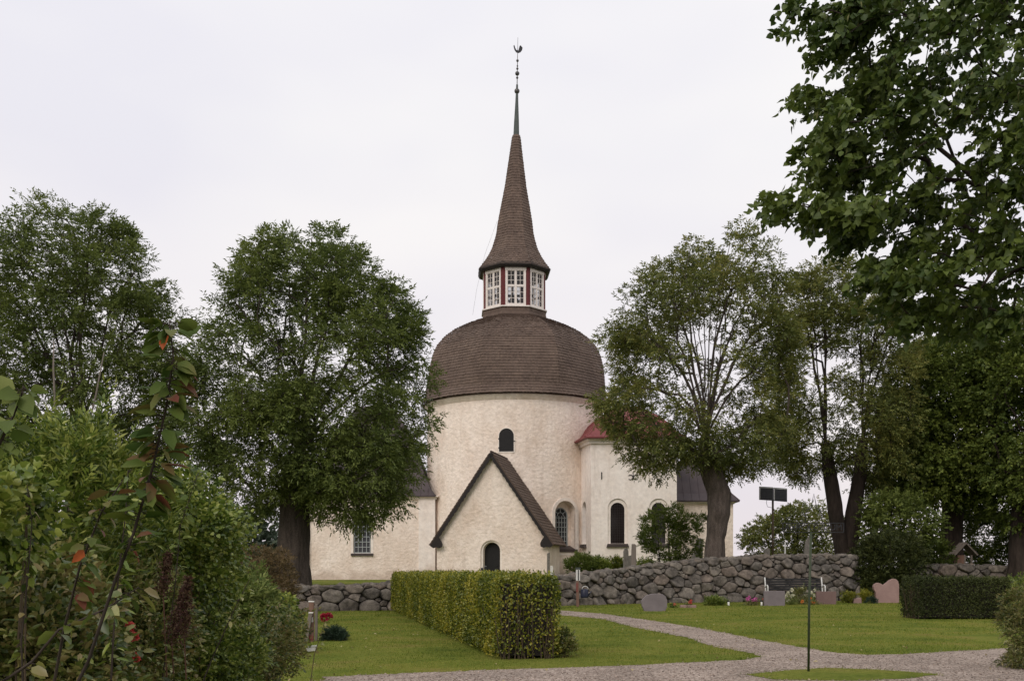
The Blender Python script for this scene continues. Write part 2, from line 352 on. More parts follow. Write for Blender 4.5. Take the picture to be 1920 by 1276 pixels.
def glass(name, col, clear):
    m = bpy.data.materials.new(name); m.use_nodes = True
    t = m.node_tree; nn, ll = t.nodes.new, t.links.new
    b = t.nodes["Principled BSDF"]; o = t.nodes["Material Output"]
    b.inputs["Base Color"].default_value = (*col, 1); b.inputs["Roughness"].default_value = 0.12; b.inputs["Specular IOR Level"].default_value = 0.5
    if clear:
        tr = nn("ShaderNodeBsdfTransparent"); mxs = nn("ShaderNodeMixShader"); mxs.inputs[0].default_value = 1 - clear
        ll(tr.outputs[0], mxs.inputs[1]); ll(b.outputs[0], mxs.inputs[2]); ll(mxs.outputs[0], o.inputs[0])
    return m
M['glass'] = glass('window_glass', (0.03, 0.032, 0.036), 0)
M['glass_clear'] = glass('lantern_glass', (0.10, 0.10, 0.11), 0.85)
M['glass_lead'] = glass('leaded_glass', (0.028, 0.021, 0.020), 0)

# ------------------------------------------------------------------ ground
def lerp1(x, xs, ys): return float(np.interp(x, xs, ys))
WALL_A = [(-9.6, 39.2), (-8.8, 40.0), (-4.67, 41.5), (-3.2, 42.3)]         # low wall in front of the nave
WALL_B = [(1.62, 46.2), (5.2, 49.0), (9.8, 51.5), (17.6, 54.0)]            # long wall behind the graves
WALL_C = [(22.4, 60.0), (30.5, 61.5)]
def wall_line(X):
    return np.interp(X, [-60, -9.6, -8.8, -4.67, -3.2, 1.62, 5.2, 9.8, 17.6, 22.4, 30.5, 60], [34, 39.2, 40, 41.5, 42.3, 46.2, 49, 51.5, 54, 60, 61.5, 66])
def top_level(X):
    return np.interp(X, [-60, -9, -4, 0, 1.7, 5.2, 10, 17, 22, 30, 60], [0.7, 0.8, 0.86, 0.9, 1.15, 1.45, 1.95, 2.1, 1.55, 1.5, 1.2])
def ground_z(X, D):
    X = np.asarray(X, float); D = np.asarray(D, float)
    dw = wall_line(X) + 0.12
    w = np.interp(X, [-16, -9.8, -9.4, -3.4, -2.8, 1.2, 1.7, 17.4, 18.6, 22.2, 22.8, 30, 34], [9, 6, 0.4, 0.4, 6, 6, 0.4, 0.4, 6, 5, 0.4, 0.4, 6])
    t = np.clip((D - dw) / w, 0, 1); t = t * t * (3 - 2 * t)
    ch = np.interp(X, [-30, 2, 7, 60], [0.75, 0.8, 1.75, 1.6])
    s = np.clip((D - dw - 4) / 22, 0, 1)
    back = top_level(X) * (1 - s) + ch * s
    far = np.clip((D - 105) / 120, 0, 1)
    return t * back * (1 - far) - 9 * far * far * (3 - 2 * far) * 1.0

def build_ground():
    xs = np.concatenate([np.arange(-400, -40, 30), np.arange(-40, 40, 0.5), np.arange(40, 401, 30)])
    offs = np.concatenate([[-60, -45, -30, -20, -10, -4, -1, 0, 0.1, 0.16, 0.22, 0.28, 0.34, 0.42, 0.52, 0.65, 0.8, 1.1, 1.6, 2.2, 3, 4, 5, 6, 7, 8, 10], np.arange(12, 70, 4), [75, 85, 100, 120, 150, 190, 240, 320, 500, 900, 1500]])
    X = np.repeat(xs[:, None], len(offs), 1)
    Dd = wall_line(X) + offs[None, :]
    Z = ground_z(X, Dd)
    v = np.stack([X, Dd, Z], -1).reshape(-1, 3)
    n = len(offs)
    f = [(i * n + j, (i + 1) * n + j, (i + 1) * n + j + 1, i * n + j + 1) for i in range(len(xs) - 1) for j in range(n - 1)]
    me = bpy.data.meshes.new("ground"); me.from_pydata(v.tolist(), [], f)
    m = mat('mown_lawn', [(0.058, 0.080, 0.016), (0.098, 0.120, 0.022), (0.13, 0.140, 0.029), (0.155, 0.13, 0.042)], 0.55, 1.0, 0.6, 14, detail=8, speck=(9, 0.22), bdist=0.03, spec=0.02)
    o = link("ground", me, m, None, True)
    tag(o, kind="structure")
build_ground()

PATH = [(1045, 1143), (1130, 1150), (1240, 1165), (1330, 1180), (1430, 1200), (1500, 1212), (1560, 1222), (1620, 1227), (1690, 1226), (1760, 1222), (1880, 1215), (2060, 1210),
        (2060, 1420), (540, 1420), (560, 1300), (612, 1268), (700, 1264), (850, 1258), (1000, 1253), (1150, 1248), (1300, 1241), (1400, 1236), (1430, 1230), (1400, 1222), (1340, 1212), (1290, 1195), (1200, 1178), (1130, 1160), (1044, 1152)]
ISLE = [(1400, 1264), (1470, 1257), (1550, 1252), (1620, 1254), (1700, 1259), (1760, 1264), (1700, 1272), (1600, 1276), (1450, 1274)]
def gp(px, py):
    D = EYE * F / (py - HY); return ((px - CX) * D / F, D)
def refine(poly, step, jit, seed):
    rg = random.Random(seed); o = []
    for (x0, y0), (x1, y1) in zip(poly, poly[1:] + poly[:1]):
        n = max(1, int(math.hypot(x1 - x0, y1 - y0) / step))
        for k in range(n):
            t = k / n
            o.append((x0 + (x1 - x0) * t + rg.uniform(-jit, jit), y0 + (y1 - y0) * t + rg.uniform(-jit, jit)))
    return o
PATH_W = refine([gp(*p) for p in PATH], 0.16, 0.06, 3)
ISLE_W = refine([gp(*p) for p in ISLE], 0.15, 0.03, 4)
def inside(poly, X, Y):
    p = np.asarray(poly); x0, y0 = p[:, 0], p[:, 1]; x1, y1 = np.roll(x0, -1), np.roll(y0, -1)
    r = np.zeros(len(X), bool)
    for a, b, c, d in zip(x0, y0, x1, y1):
        if b == d: continue
        c_ = ((b > Y) != (d > Y)) & (X < (c - a) * (Y - b) / (d - b) + a)
        r ^= c_
    return r

def sheet(name, poly, z, m):
    bm = bmesh.new()
    vs = [bm.verts.new((x, y, z)) for x, y in poly]
    f = bm.faces.new(vs); bmesh.ops.triangulate(bm, faces=[f])
    bmesh.ops.recalc_face_normals(bm, faces=bm.faces)
    if bm.faces[:][0].normal.z < 0: bmesh.ops.reverse_faces(bm, faces=bm.faces)
    me = bpy.data.meshes.new(name); bm.to_mesh(me); bm.free()
    return link(name, me, m)

def gravel_mat():
    m = bpy.data.materials.new('gravel'); m.use_nodes = True
    t = m.node_tree; nn, ll = t.nodes.new, t.links.new
    b = t.nodes["Principled BSDF"]; b.inputs["Roughness"].default_value = 1.0; b.inputs["Specular IOR Level"].default_value = 0.03
    co = nn("ShaderNodeTexCoord")
    vo = nn("ShaderNodeTexVoronoi"); vo.inputs["Scale"].default_value = 34
    ll(co.outputs["Object"], vo.inputs["Vector"])
    sp = nn("ShaderNodeSeparateColor"); ll(vo.outputs["Color"], sp.inputs[0])
    rp = nn("ShaderNodeValToRGB"); ll(sp.outputs[0], rp.inputs[0])
    el = rp.color_ramp.elements
    el[0].color = (0.15, 0.12, 0.102, 1); el[1].color = (0.48, 0.40, 0.348, 1)
    k = el.new(0.5); k.color = (0.30, 0.245, 0.205, 1)
    n1 = nn("ShaderNodeTexNoise"); n1.inputs["Scale"].default_value = 0.9; n1.inputs["Detail"].default_value = 5
    ll(co.outputs["Object"], n1.inputs["Vector"])
    mr = nn("ShaderNodeMapRange"); ll(n1.outputs[0], mr.inputs[0]); mr.inputs[1].default_value = 0.3; mr.inputs[2].default_value = 0.7; mr.inputs[3].default_value = 0.75; mr.inputs[4].default_value = 1.1
    sc = nn("ShaderNodeVectorMath"); sc.operation = 'SCALE'; ll(rp.outputs[0], sc.inputs[0]); ll(mr.outputs[0], sc.inputs["Scale"])
    ll(sc.outputs[0], b.inputs["Base Color"])
    bp = nn("ShaderNodeBump"); bp.inputs["Strength"].default_value = 1.0; bp.inputs["Distance"].default_value = 0.02; bp.invert = True
    ll(vo.outputs["Distance"], bp.inputs["Height"]); ll(bp.outputs[0], b.inputs["Normal"])
    return m
M['gravel'] = gravel_mat()
tag(sheet("gravel_path", PATH_W, 0.006, M['gravel']), kind="structure")
o = sheet("lawn_patch", ISLE_W, 0.010, bpy.data.materials['mown_lawn']); tag(o, kind="structure")

# ------------------------------------------------------------------ foliage engine
def unit(a): return a / np.maximum(np.linalg.norm(a, axis=-1, keepdims=True), 1e-9)

def leaf_mesh(name, P, A, Nn, Ln, Wd, shape='diamond', fold=0.18):
    """one folded leaf per row: base P, axis A, normal N, length, width"""
    n = len(P); S = unit(np.cross(A, Nn)); Nn = unit(np.cross(S, A))
    L1, W1 = Ln[:, None], Wd[:, None]
    if shape == 'diamond':
        V = np.stack([P, P + A * L1 * 0.45 + S * W1 * 0.5 + Nn * W1 * fold, P + A * L1 - Nn * L1 * 0.12, P + A * L1 * 0.45 - S * W1 * 0.5 + Nn * W1 * fold], 1)
        F_ = np.array([[0, 1, 2, 3]])
    elif shape == 'blade':
        V = np.stack([P - S * W1 * 0.5, P + S * W1 * 0.5, P + A * L1], 1); F_ = np.array([[0, 1, 2]])
    else:                                                # 'oval' / 'heart': six outline points and a midrib
        w = {'oval': (0.30, 0.50, 0.72, 0.46), 'heart': (0.12, 0.50, 0.52, 0.40), 'round': (0.22, 0.52, 0.66, 0.52)}[shape]
        def at(t, s, k=0.0): return P + A * L1 * t + S * W1 * s + Nn * (W1 * abs(s) * fold * 2 - L1 * t * t * (0.22 + k))
        wl = w[1]
        V = np.stack([at(0, 0), at(w[0], wl), at(w[2], wl * 0.8), at(1, 0), at(w[2], -wl * 0.8), at(w[0], -wl), at(w[3], 0)], 1)
        F_ = np.array([[0, 1, 6, 6], [1, 2, 6, 6], [2, 3, 6, 6], [3, 4, 6, 6], [4, 5, 6, 6], [5, 0, 6, 6]])[:, :3]
    m = V.shape[1]; k = F_.shape[1]
    idx = (F_[None] + (np.arange(n) * m)[:, None, None]).reshape(-1)
    me = bpy.data.meshes.new(name)
    me.vertices.add(n * m); me.vertices.foreach_set("co", V.reshape(-1).astype(np.float32))
    me.loops.add(len(idx)); me.loops.foreach_set("vertex_index", idx.astype(np.int32))
    nf = n * len(F_)
    me.polygons.add(nf); me.polygons.foreach_set("loop_start", (np.arange(nf) * k).astype(np.int32))
    me.update(calc_edges=True); me.validate()
    return me

def sprays(rg, C, Dn, n, rach, ll_, lw, ang=0.9, droop=0.25, up=0.0):
    """n leaflets along a twig of length rach from each C in direction Dn -> P, A, N, L, W"""
    m = len(C)
    t = (np.arange(n) + 0.6) / n
    side = np.where(np.arange(n) % 2 == 0, 1.0, -1.0)
    Dn = unit(Dn); ref = unit(rg.normal(size=(m, 3)) * 0.5 + np.array([0, 0, 1.0]))
    S = unit(np.cross(Dn, ref)); Up = unit(np.cross(S, Dn))
    rl = rach * rg.uniform(0.6, 1.25, (m, 1, 1))
    P = C[:, None, :] + Dn[:, None, :] * rl * t[None, :, None] - np.array([0, 0, 1.0]) * (rl * t[None, :, None] ** 2 * droop)
    a = ang * rg.uniform(0.6, 1.3, (m, n, 1))
    last = (np.arange(n) == n - 1)[None, :, None]
    a = np.where(last, 0.15, a)
    A = Dn[:, None, :] * np.cos(a) + S[:, None, :] * np.sin(a) * side[None, :, None]
    A = unit(A + rg.normal(size=(m, n, 3)) * 0.22 - np.array([0, 0, 1.0]) * droop * 0.8 + np.array([0, 0, 1.0]) * up)
    Nn = unit(Up[:, None, :] + rg.normal(size=(m, n, 3)) * 0.45)
    Ln = ll_ * rg.uniform(0.65, 1.25, (m, n)); Wd = lw * rg.uniform(0.7, 1.25, (m, n))
    return P.reshape(-1, 3), A.reshape(-1, 3), Nn.reshape(-1, 3), Ln.reshape(-1), Wd.reshape(-1)

def poly_dist(poly, x, y):
    p = np.asarray(poly, float); q = np.roll(p, -1, 0)
    d = np.full(len(x), 1e9)
    for a, b in zip(p, q):
        ab = b - a; L2 = max(ab @ ab, 1e-9)
        t = np.clip(((x - a[0]) * ab[0] + (y - a[1]) * ab[1]) / L2, 0, 1)
        d = np.minimum(d, np.hypot(x - a[0] - t * ab[0], y - a[1] - t * ab[1]))
    return d

def clumps(rg, poly, D, depth, n, inset, sparse=(), hollow=0.35, top_bias=0.0):
    """clump centres through the crown's volume: outline from POLY at distance D, thickness up to DEPTH"""
    p = np.asarray(poly, float)
    lo, hi = p.min(0), p.max(0)
    out_, tries = np.zeros((0, 3)), 0
    dmax = min(hi - lo) * 0.42
    sp = max(1.0, math.sqrt((hi[0] - lo[0]) * (hi[1] - lo[1]) / n) * 0.42) * D / F
    while len(out_) < n and tries < 60:
        tries += 1
        x = rg.uniform(lo[0], hi[0], n * 3); y = rg.uniform(lo[1], hi[1], n * 3)
        ok = inside(poly, x, y); x, y = x[ok], y[ok]
        de = poly_dist(poly, x, y)
        ok = de > inset * rg.uniform(0.7, 1.3, len(x)); x, y, de = x[ok], y[ok], de[ok]
        for cx, cy, rx, ry, keep in sparse:
            s = ((x - cx) / rx) ** 2 + ((y - cy) / ry) ** 2 < 1
            ok = ~s | (rg.uniform(size=len(x)) < keep); x, y, de = x[ok], y[ok], de[ok]
        th = depth * np.sqrt(1 - (1 - np.clip(de / dmax, 0, 1)) ** 2)
        s = rg.uniform(-1, 1, len(x)); s = np.sign(s) * np.abs(s) ** (1 - hollow)
        d = D + s * th
        # the outline keeps its real size at depth D; nearer and farther clumps keep the same X and Z
        X = (x - CX) * D / F; Z = EYE + (HY - y) * D / F
        for q in np.stack([X, d, Z], 1):
            if len(out_) >= n: break
            if len(out_) and (np.abs(out_ - q).sum(1) < sp).any(): continue
            out_ = np.vstack([out_, q[None]])
    return out_

def skeleton(rg, trunk, targets, r_tip, lift=0.35, wob=0.06, start=0.55, limbs=()):
    """limbs from the trunk's upper nodes to every clump, thickened by what they carry. trunk: [(Vector, r)]"""
    pos = [np.array(p) for p, r in trunk]; par = [i - 1 for i in range(len(trunk))]; ln = [0.0]
    for i in range(1, len(pos)): ln.append(ln[-1] + np.linalg.norm(pos[i] - pos[i - 1]))
    first = max(1, int(len(trunk) * start)); nt_ = len(trunk)
    allow = [i >= first for i in range(nt_)]
    top = pos[-1]
    order = np.argsort(np.linalg.norm(targets - top, axis=1))
    tips = []
    nl = len(limbs)
    for k in list(range(-nl, 0)) + list(order):
        t = np.array(limbs[k + nl]) if k < 0 else targets[k]
        Pn = np.array(pos); dl = np.linalg.norm(Pn - t, axis=1)
        cost = dl * 1.15 + 0.22 * np.array(ln) + np.where(np.array(allow), 0, 1e6) + np.maximum(0, Pn[:, 2] - t[2]) * 0.55
        if k < 0: cost[nt_:] = 1e6
        i = int(np.argmin(cost)); base = pos[i]; d = dl[i]
        seg = int(np.clip(d / 0.7, 2, 7))
        ctrl = base + (t - base) * 0.45 + np.array([0, 0, 1.0]) * d * lift * 0.5
        prev = i
        for s in range(1, seg + 1):
            u = s / seg
            q = base * (1 - u) ** 2 + ctrl * 2 * u * (1 - u) + t * u * u + (rg.normal(size=3) * wob * d / seg if s < seg else 0)
            pos.append(q); par.append(prev); ln.append(ln[prev] + np.linalg.norm(q - pos[prev])); allow.append(True)
            prev = len(pos) - 1
        tips.append(prev)
    n = len(pos); rad2 = np.zeros(n); pw = 2.35
    for i in tips: rad2[i] += r_tip ** pw
    kids = [[] for _ in range(n)]
    for i in range(n - 1, 0, -1):
        rad2[par[i]] += rad2[i]
        kids[par[i]].append(i)
    rad = rad2 ** (1 / pw)
    for i in range(nt_): rad[i] = trunk[i][1]
    cap = trunk[-1][1]
    rad[nt_:] = np.minimum(rad[nt_:], cap * 0.8)
    return pos, par, rad, kids, nt_

def limb_mesh(mb, pos, par, rad, kids, nt_, sides=5):
    # one tube per chain, following the thickest child
    done = set(range(nt_))
    for i in range(nt_, len(pos)):
        if i in done: continue
        chain = [par[i], i]; done.add(i)
        while kids[chain[-1]]:
            j = max(kids[chain[-1]], key=lambda q: rad[q])
            if j in done: break
            chain.append(j); done.add(j)
        rr = [min(rad[c], rad[chain[1]] * 1.15) for c in chain]
        mb.tube([pos[c] for c in chain], [float(x) for x in rr], 7 if rr[0] > 0.06 else (5 if rr[0] > 0.02 else 3), caps=False)

def trunk_mesh(mb, trunk, seed, n=26, ridges=0.085, burls=()):
    pts = [Vector(p) for p, r in trunk]; rs = [r for p, r in trunk]
    # resample
    P, Rr = [], []
    for i in range(len(pts) - 1):
        k = max(2, int((pts[i + 1] - pts[i]).length / 0.18))
        for s in range(k):
            t = s / k; P.append(pts[i].lerp(pts[i + 1], t)); Rr.append(rs[i] * (1 - t) + rs[i + 1] * t)
    P.append(pts[-1]); Rr.append(rs[-1])
    z0 = P[0].z; base = len(mb.v)
    vs = []
    for p, r in zip(P, Rr):
        for k in range(n):
            a = 2 * math.pi * k / n
            d = Vector((math.cos(a), math.sin(a), 0))
            g = 1 + ridges * noise.noise(Vector((d.x * 3.2, d.y * 3.2, p.z * 0.45 + seed))) * 2 + ridges * noise.noise(Vector((d.x * 7, d.y * 7, p.z * 1.2 + seed)))
            g += 0.25 * math.exp(-(p.z - z0) / 0.5) * (0.6 + 0.5 * math.sin(5 * a + seed))
            for (bz, ba, br, bs) in burls:
                g += bs * math.exp(-((p.z - bz) / br) ** 2 - (math.atan2(math.sin(a - ba), math.cos(a - ba)) / 0.7) ** 2)
            vs.append(p + d * r * g)
    m = len(P)
    fs = [(i * n + k, i * n + (k + 1) % n, (i + 1) * n + (k + 1) % n, (i + 1) * n + k) for i in range(m - 1) for k in range(n)]
    fs.append(tuple(range((m - 1) * n, m * n)))
    mb.add(vs, fs)

def tree(name, label, cat, poly, D, depth, trunk_px, n_cl, per, cl_r, leaf, leaf_m, bark_m, seed, sparse=(), inset=8, r_tip=0.014, lift=0.35, group=None, burls=(), start=0.55, extra_trunks=(), shape='diamond', hollow=0.35, limbs=()):
    leaf = dict(leaf)
    """trunk_px: [(px, py, radius m)] from the ground up. leaf = dict for sprays()"""
    rg = np.random.default_rng(seed)
    trunk = [(W(px, py, D), r) for px, py, r in trunk_px]
    root = thing(name, label, cat, trunk[0][0], group)
    C = clumps(rg, poly, D, depth, n_cl, inset, sparse, hollow)
    mb = MB()
    groups = [trunk] + [[(W(px, py, D), r) for px, py, r in t] for t in extra_trunks]
    if len(groups) == 1:
        asg = np.zeros(len(C), int)
    else:
        asg = 1 + np.argmin([np.linalg.norm(C[:, [0]] - np.array([[g[-1][0].x]]), axis=1) for g in groups[1:]], axis=0)
    for gi, g in enumerate(groups):
        T = C[asg == gi]
        trunk_mesh(mb, g, seed + gi, burls=burls)
        if len(T):
            lb = [W(px, py, D) + Vector((0, rg.uniform(-0.45, 0.45) * depth, 0)) for px, py in limbs]
            lb = [q for q in lb if len(groups) == 1 or np.argmin([abs(q.x - h[-1][0].x) + 0.0 for h in groups[1:]]) + 1 == gi]
            limb_mesh(mb, *skeleton(rg, g, T, r_tip, lift, start=start, limbs=lb))
    mb.build("trunk", bark_m, root, True, recalc=False)
    cen = C.mean(0)
    n = len(C) * per
    ci = np.repeat(np.arange(len(C)), per)
    off = unit(rg.normal(size=(n, 3))) * (rg.uniform(0.15, 1, (n, 1)) ** 0.6) * cl_r * rg.uniform(0.7, 1.3, len(C))[ci][:, None] * np.array([1.1, 1.1, 0.8])
    Cp = C[ci] + off
    Dn = unit(unit(off) + unit(C[ci] - cen) * 0.45 + np.array([0, 0, leaf.pop('rise', 0.25)]) + rg.normal(size=(n, 3)) * 0.35)
    me = leaf_mesh("crown", *sprays(rg, Cp, Dn, **leaf), shape=shape)
    link("crown", me, leaf_m, root)
    return root

def bush(name, label, cat, poly, D, depth, base_px, n_cl, per, cl_r, leaf, leaf_m, stem_m, seed, z0=None, group=None, shape='diamond', sparse=(), inset=6, r_tip=0.004, n_stems=5, part='foliage', hollow=0.2, shoots=0, sh_len=0.3):
    rg = np.random.default_rng(seed)
    X = (base_px - CX) * D / F
    if z0 is None: z0 = float(ground_z(X, D))
    root = thing(name, label, cat, (X, D, z0), group)
    C = clumps(rg, poly, D, depth, n_cl, inset, sparse, hollow)
    stems = C[rg.choice(len(C), min(n_stems + (4 if n_cl > 100 else 0), len(C)), replace=False)]
    for k, t in enumerate(stems):
        mb = MB()
        b = np.array([X + rg.normal() * 0.12 * max(depth, 0.3) + (t[0] - X) * 0.45, D + rg.normal() * 0.2 * depth, z0 - 0.02])
        mid = b * 0.5 + t * 0.5 + np.array([-(t[0] - X) * 0.12, 0, 0.1 * (t[2] - z0)])
        mb.tube([b, (b + mid) / 2 + rg.normal(size=3) * 0.01, mid, (mid + t) / 2, t], [r_tip * 2.4, r_tip * 2.1, r_tip * 1.7, r_tip * 1.3, r_tip * 0.8], 4, caps=False)
        mb.build("stem", stem_m, root, True, recalc=False)
    n = len(C) * per; ci = np.repeat(np.arange(len(C)), per)
    off = unit(rg.normal(size=(n, 3))) * (rg.uniform(0.1, 1, (n, 1)) ** 0.6) * cl_r
    Cp = C[ci] + off
    if shoots:                                           # young shoots rising above the rest
        hi_ = np.array([c[2] - max(C[np.abs(C[:, 0] - c[0]) < 0.15 * 1.5][:, 2]) for c in C])
        cand = np.argsort(-hi_)[:max(shoots, len(C) // 5)]
        pick = C[rg.choice(cand, shoots)]
        k9 = 9; dd = unit(rg.normal(size=(shoots, 3)) * 0.28 + [0, 0, 1.0]) * sh_len * rg.uniform(0.4, 1.2, (shoots, 1))
        t9 = (np.arange(k9) + 1) / k9
        sp_ = (pick[:, None, :] + dd[:, None, :] * t9[None, :, None]).reshape(-1, 3)
        Cp = np.vstack([Cp, sp_]); off = np.vstack([off, np.repeat(dd, k9, 0) * 0.6 + rg.normal(size=(len(sp_), 3)) * 0.1]); ci = np.concatenate([ci, np.zeros(len(sp_), int)])
        n = len(Cp)
    cen = C.mean(0)
    leaf = dict(leaf)
    Dn = unit(unit(off) * 0.7 + unit(C[ci] - cen) * 0.4 + np.array([0, 0, leaf.pop('rise', 0.6)]) + rg.normal(size=(n, 3)) * 0.35)
    P, A, Nn, Ln, Wd = sprays(rg, Cp, Dn, **leaf)
    ok = P[:, 2] > z0 + 0.01
    me = leaf_mesh(part, P[ok], A[ok], Nn[ok], Ln[ok], Wd[ok], shape=shape)
    link(part, me, leaf_m, root)
    return root

ASH = lambda **k: dict(dict(n=7, rach=0.34, ll_=0.20, lw=0.068, ang=0.95, droop=0.3), **k)
BROAD = lambda **k: dict(dict(n=5, rach=0.3, ll_=0.17, lw=0.11, ang=0.9, droop=0.3), **k)

# ------------------------------------------------------------------ church
TC = Vector((0.26, 86.0, 0.0))                           # axis of the round tower
church = thing("church", "round whitewashed church with a shingled dome, lantern and tall spire", "church", (TC.x, TC.y, 0.6))
ROT = R(3.0)                                             # the octagons stand slightly turned

def oct_r(th, r):
    a = (th - ROT - R(-90) + math.pi / 8) % (math.pi / 4) - math.pi / 8
    return r * math.cos(math.pi / 8) / math.cos(a)

def shingle_shell(mb, prof, c, course=0.22, width=0.16, octo=lambda z: 1.0, lean=lambda z: 0.0, lip=0.035, seed=1):
    """overlapping courses of separate shingles round an axis; prof = [(r, z)] from top to bottom"""
    rg = random.Random(seed)
    P = [Vector((r, z)) for r, z in prof]
    s = [0.0]
    for a, b in zip(P, P[1:]): s.append(s[-1] + (b - a).length)
    def at(u):
        r = float(np.interp(u, s, [p.x for p in P])); z = float(np.interp(u, s, [p.y for p in P])); return r, z
    k = max(2, int(s[-1] / course))
    for i in range(k):
        u0, u1 = max(0, s[-1] * (i - 0.25) / k), s[-1] * (i + 1) / k
        r0, z0 = at(u0); r1, z1 = at(u1)
        t = Vector((r1 - r0, z1 - z0)).normalized(); nr, nz = -t.y, t.x      # outward
        if nr < 0 or (abs(nr) < 1e-3 and nz < 0): nr, nz = -nr, -nz
        n = max(16, int(2 * math.pi * max(r0, r1) / width))
        n = (n // 8 + 1) * 8
        ph = ROT + R(-90) - math.pi / 8
        for q in range(n):
            a0 = ph + 2 * math.pi * q / n; a1 = ph + 2 * math.pi * (q + 1) / n
            j = rg.uniform(-0.018, 0.018); l2 = lip * rg.uniform(0.75, 1.35)
            vs = []
            for r, z, off in ((r0, z0, 0.004), (r1, z1 + j, l2), (r1 - 0.01, z1 + j + 0.002, 0.0)):
                for a in (a0, a1):
                    o_ = octo(z); rr = r + nr * off
                    rr = oct_r(a, rr) * o_ + rr * (1 - o_)
                    vs.append((c.x + lean(z) + rr * math.cos(a), c.y + rr * math.sin(a), z + nz * off))
            mb.add(vs, [(0, 2, 3, 1), (2, 4, 5, 3)])

# round tower wall, with the shaded niche carved out
mb = MB(); mb.lathe([(7.12, 0.2), (7.10, 6), (7.06, 14.55)], 96, TC)
tower = mb.build("round_tower", M['rough'], church, True)
def on_tower(px, z, rad=7.08):
    # point of the tower wall seen at px, and its outward normal
    k = (px - CX) / F
    a_, b_, c_ = k * k + 1, -2 * (k * TC.x + TC.y), TC.x ** 2 + TC.y ** 2 - rad ** 2
    D = (-b_ - math.sqrt(b_ * b_ - 4 * a_ * c_)) / (2 * a_)
    p = Vector((k * D, D, z)); n = (p - Vector((TC.x, TC.y, z))).normalized()
    return p, n
p, n = on_tower(1060, 2.86)
TN = wall_T(p, n)
c1 = temp(MB().prism(arch(1.9, 3.85), TN, -0.75, 1.0))
hp, hn = on_tower(949.5, 10.28)
TH = wall_T(hp, hn)
c2 = temp(MB().prism(arch(1.1, 1.72), TH, -0.25, 0.6))
cut(tower, [c1, c2])
for q in tower.data.polygons: q.use_smooth = True
tower.data.set_sharp_from_angle(angle=R(40))
MB().ring(arch(1.9, 3.85, 16, 0.24), arch(1.9, 3.85, 16, 0.0), TN, -0.20, 0.05).build("niche_surround", M['trim'], church)

def grid_window(T, w, h, nx, ny, parent, c, framem, glassm, arched=True, bar=0.045, edge=0.07, name="window", inner_arc=False):
    """glazed window: outline frame and bars as one mesh, pane behind it as a sub-part"""
    mb = MB()
    po = arch(w, h) if arched else rect(w, h)
    pi = arch(w, h, 12, -edge) if arched else rect(w, h, -edge)
    mb.ring(po, pi, T, c - 0.03, c + 0.05)
    hw = w / 2 - edge
    def top(a):
        if not arched: return h - edge
        return h - w / 2 + math.sqrt(max(0, hw * hw - a * a))
    for i in range(1, nx):
        a = -w / 2 + w * i / nx
        mb.box(a - bar / 2, a + bar / 2, edge, (h - w / 2 if inner_arc else top(a)) , c - 0.02, c + 0.035, lambda x, y, z: T(x, y, z))
    for j in range(1, ny):
        b = edge + (h - 2 * edge) * j / ny
        ww = hw if (not arched or b <= h - w / 2) else math.sqrt(max(0.0, hw * hw - (b - h + w / 2) ** 2))
        if inner_arc and b > h - w / 2 + 0.05: continue
        if ww > 0.05: mb.box(-ww, ww, b - bar / 2, b + bar / 2, c - 0.016, c + 0.031, lambda x, y, z: T(x, y, z))
    if inner_arc:
        b0 = h - w / 2
        def half(r, n=12): return [(r * math.cos(math.pi * k / n), b0 + r * math.sin(math.pi * k / n)) for k in range(n + 1)]
        o1, o2 = half(hw * 0.52), half(hw * 0.52 - bar)
        mb.prism(o1 + o2[::-1], T, c - 0.014, c + 0.029)
        for a in (R(38), R(90), R(142)):
            dx, dy = math.cos(a), math.sin(a); r0, r1 = hw * 0.5, hw
            mb.prism([(dx * r0 - dy * bar / 2, b0 + dy * r0 + dx * bar / 2), (dx * r0 + dy * bar / 2, b0 + dy * r0 - dx * bar / 2), (dx * r1 + dy * bar / 2, b0 + dy * r1 - dx * bar / 2), (dx * r1 - dy * bar / 2, b0 + dy * r1 + dx * bar / 2)], T, c - 0.012, c + 0.027)
    wn = mb.build(name, framem, parent)
    MB().prism(arch(w, h, 12, -edge * 0.5) if arched else rect(w, h, -edge * 0.5), T, c - 0.06, c - 0.035).build("pane", glassm, wn)
    return wn

TW = wall_T(TN(0.0, 0.42, 0), n)
wn = grid_window(TW, 1.28, 2.95, 5, 8, church, -0.68, M['grey_wood'], M['glass'], inner_arc=True)
MB().prism([(-1.05, 0.0), (1.05, 0.0), (1.05, 0.22), (-1.05, 0.22)], TN, -0.02, 0.12).add([TN(a, b, c) for a, b, c in ((-0.97, 0.22, 0.0), (0.97, 0.22, 0.0), (0.97, 0.5, -0.74), (-0.97, 0.5, -0.74))], [(0, 1, 2, 3)]).build("sill", M['sill'], wn, recalc=False)
# boarded hatch high on the tower
hb = MB(); hb.prism(arch(1.1, 1.72, 14), TH, -0.2, -0.02)
hatch = hb.build("hatch", M['black'], church)
hh = MB()
for b in (0.28, 0.95):
    MB().box(-0.6, -0.5, b - 0.05, b + 0.05, -0.02, 0.05, lambda x, y, z: TH(x, y, z)).build('hinge', M['iron'], hatch)
hh.box(0.5, 0.66, 0.75, 0.80, -0.02, 0.07, lambda x, y, z: TH(x, y, z))
hh.build("latch", M['iron'], hatch)
MB().ring(arch(1.1, 1.72, 14, 0.07), arch(1.1, 1.72, 14, 0.0), TH, -0.1, 0.03).build("hatch_surround", M['trim'], church)

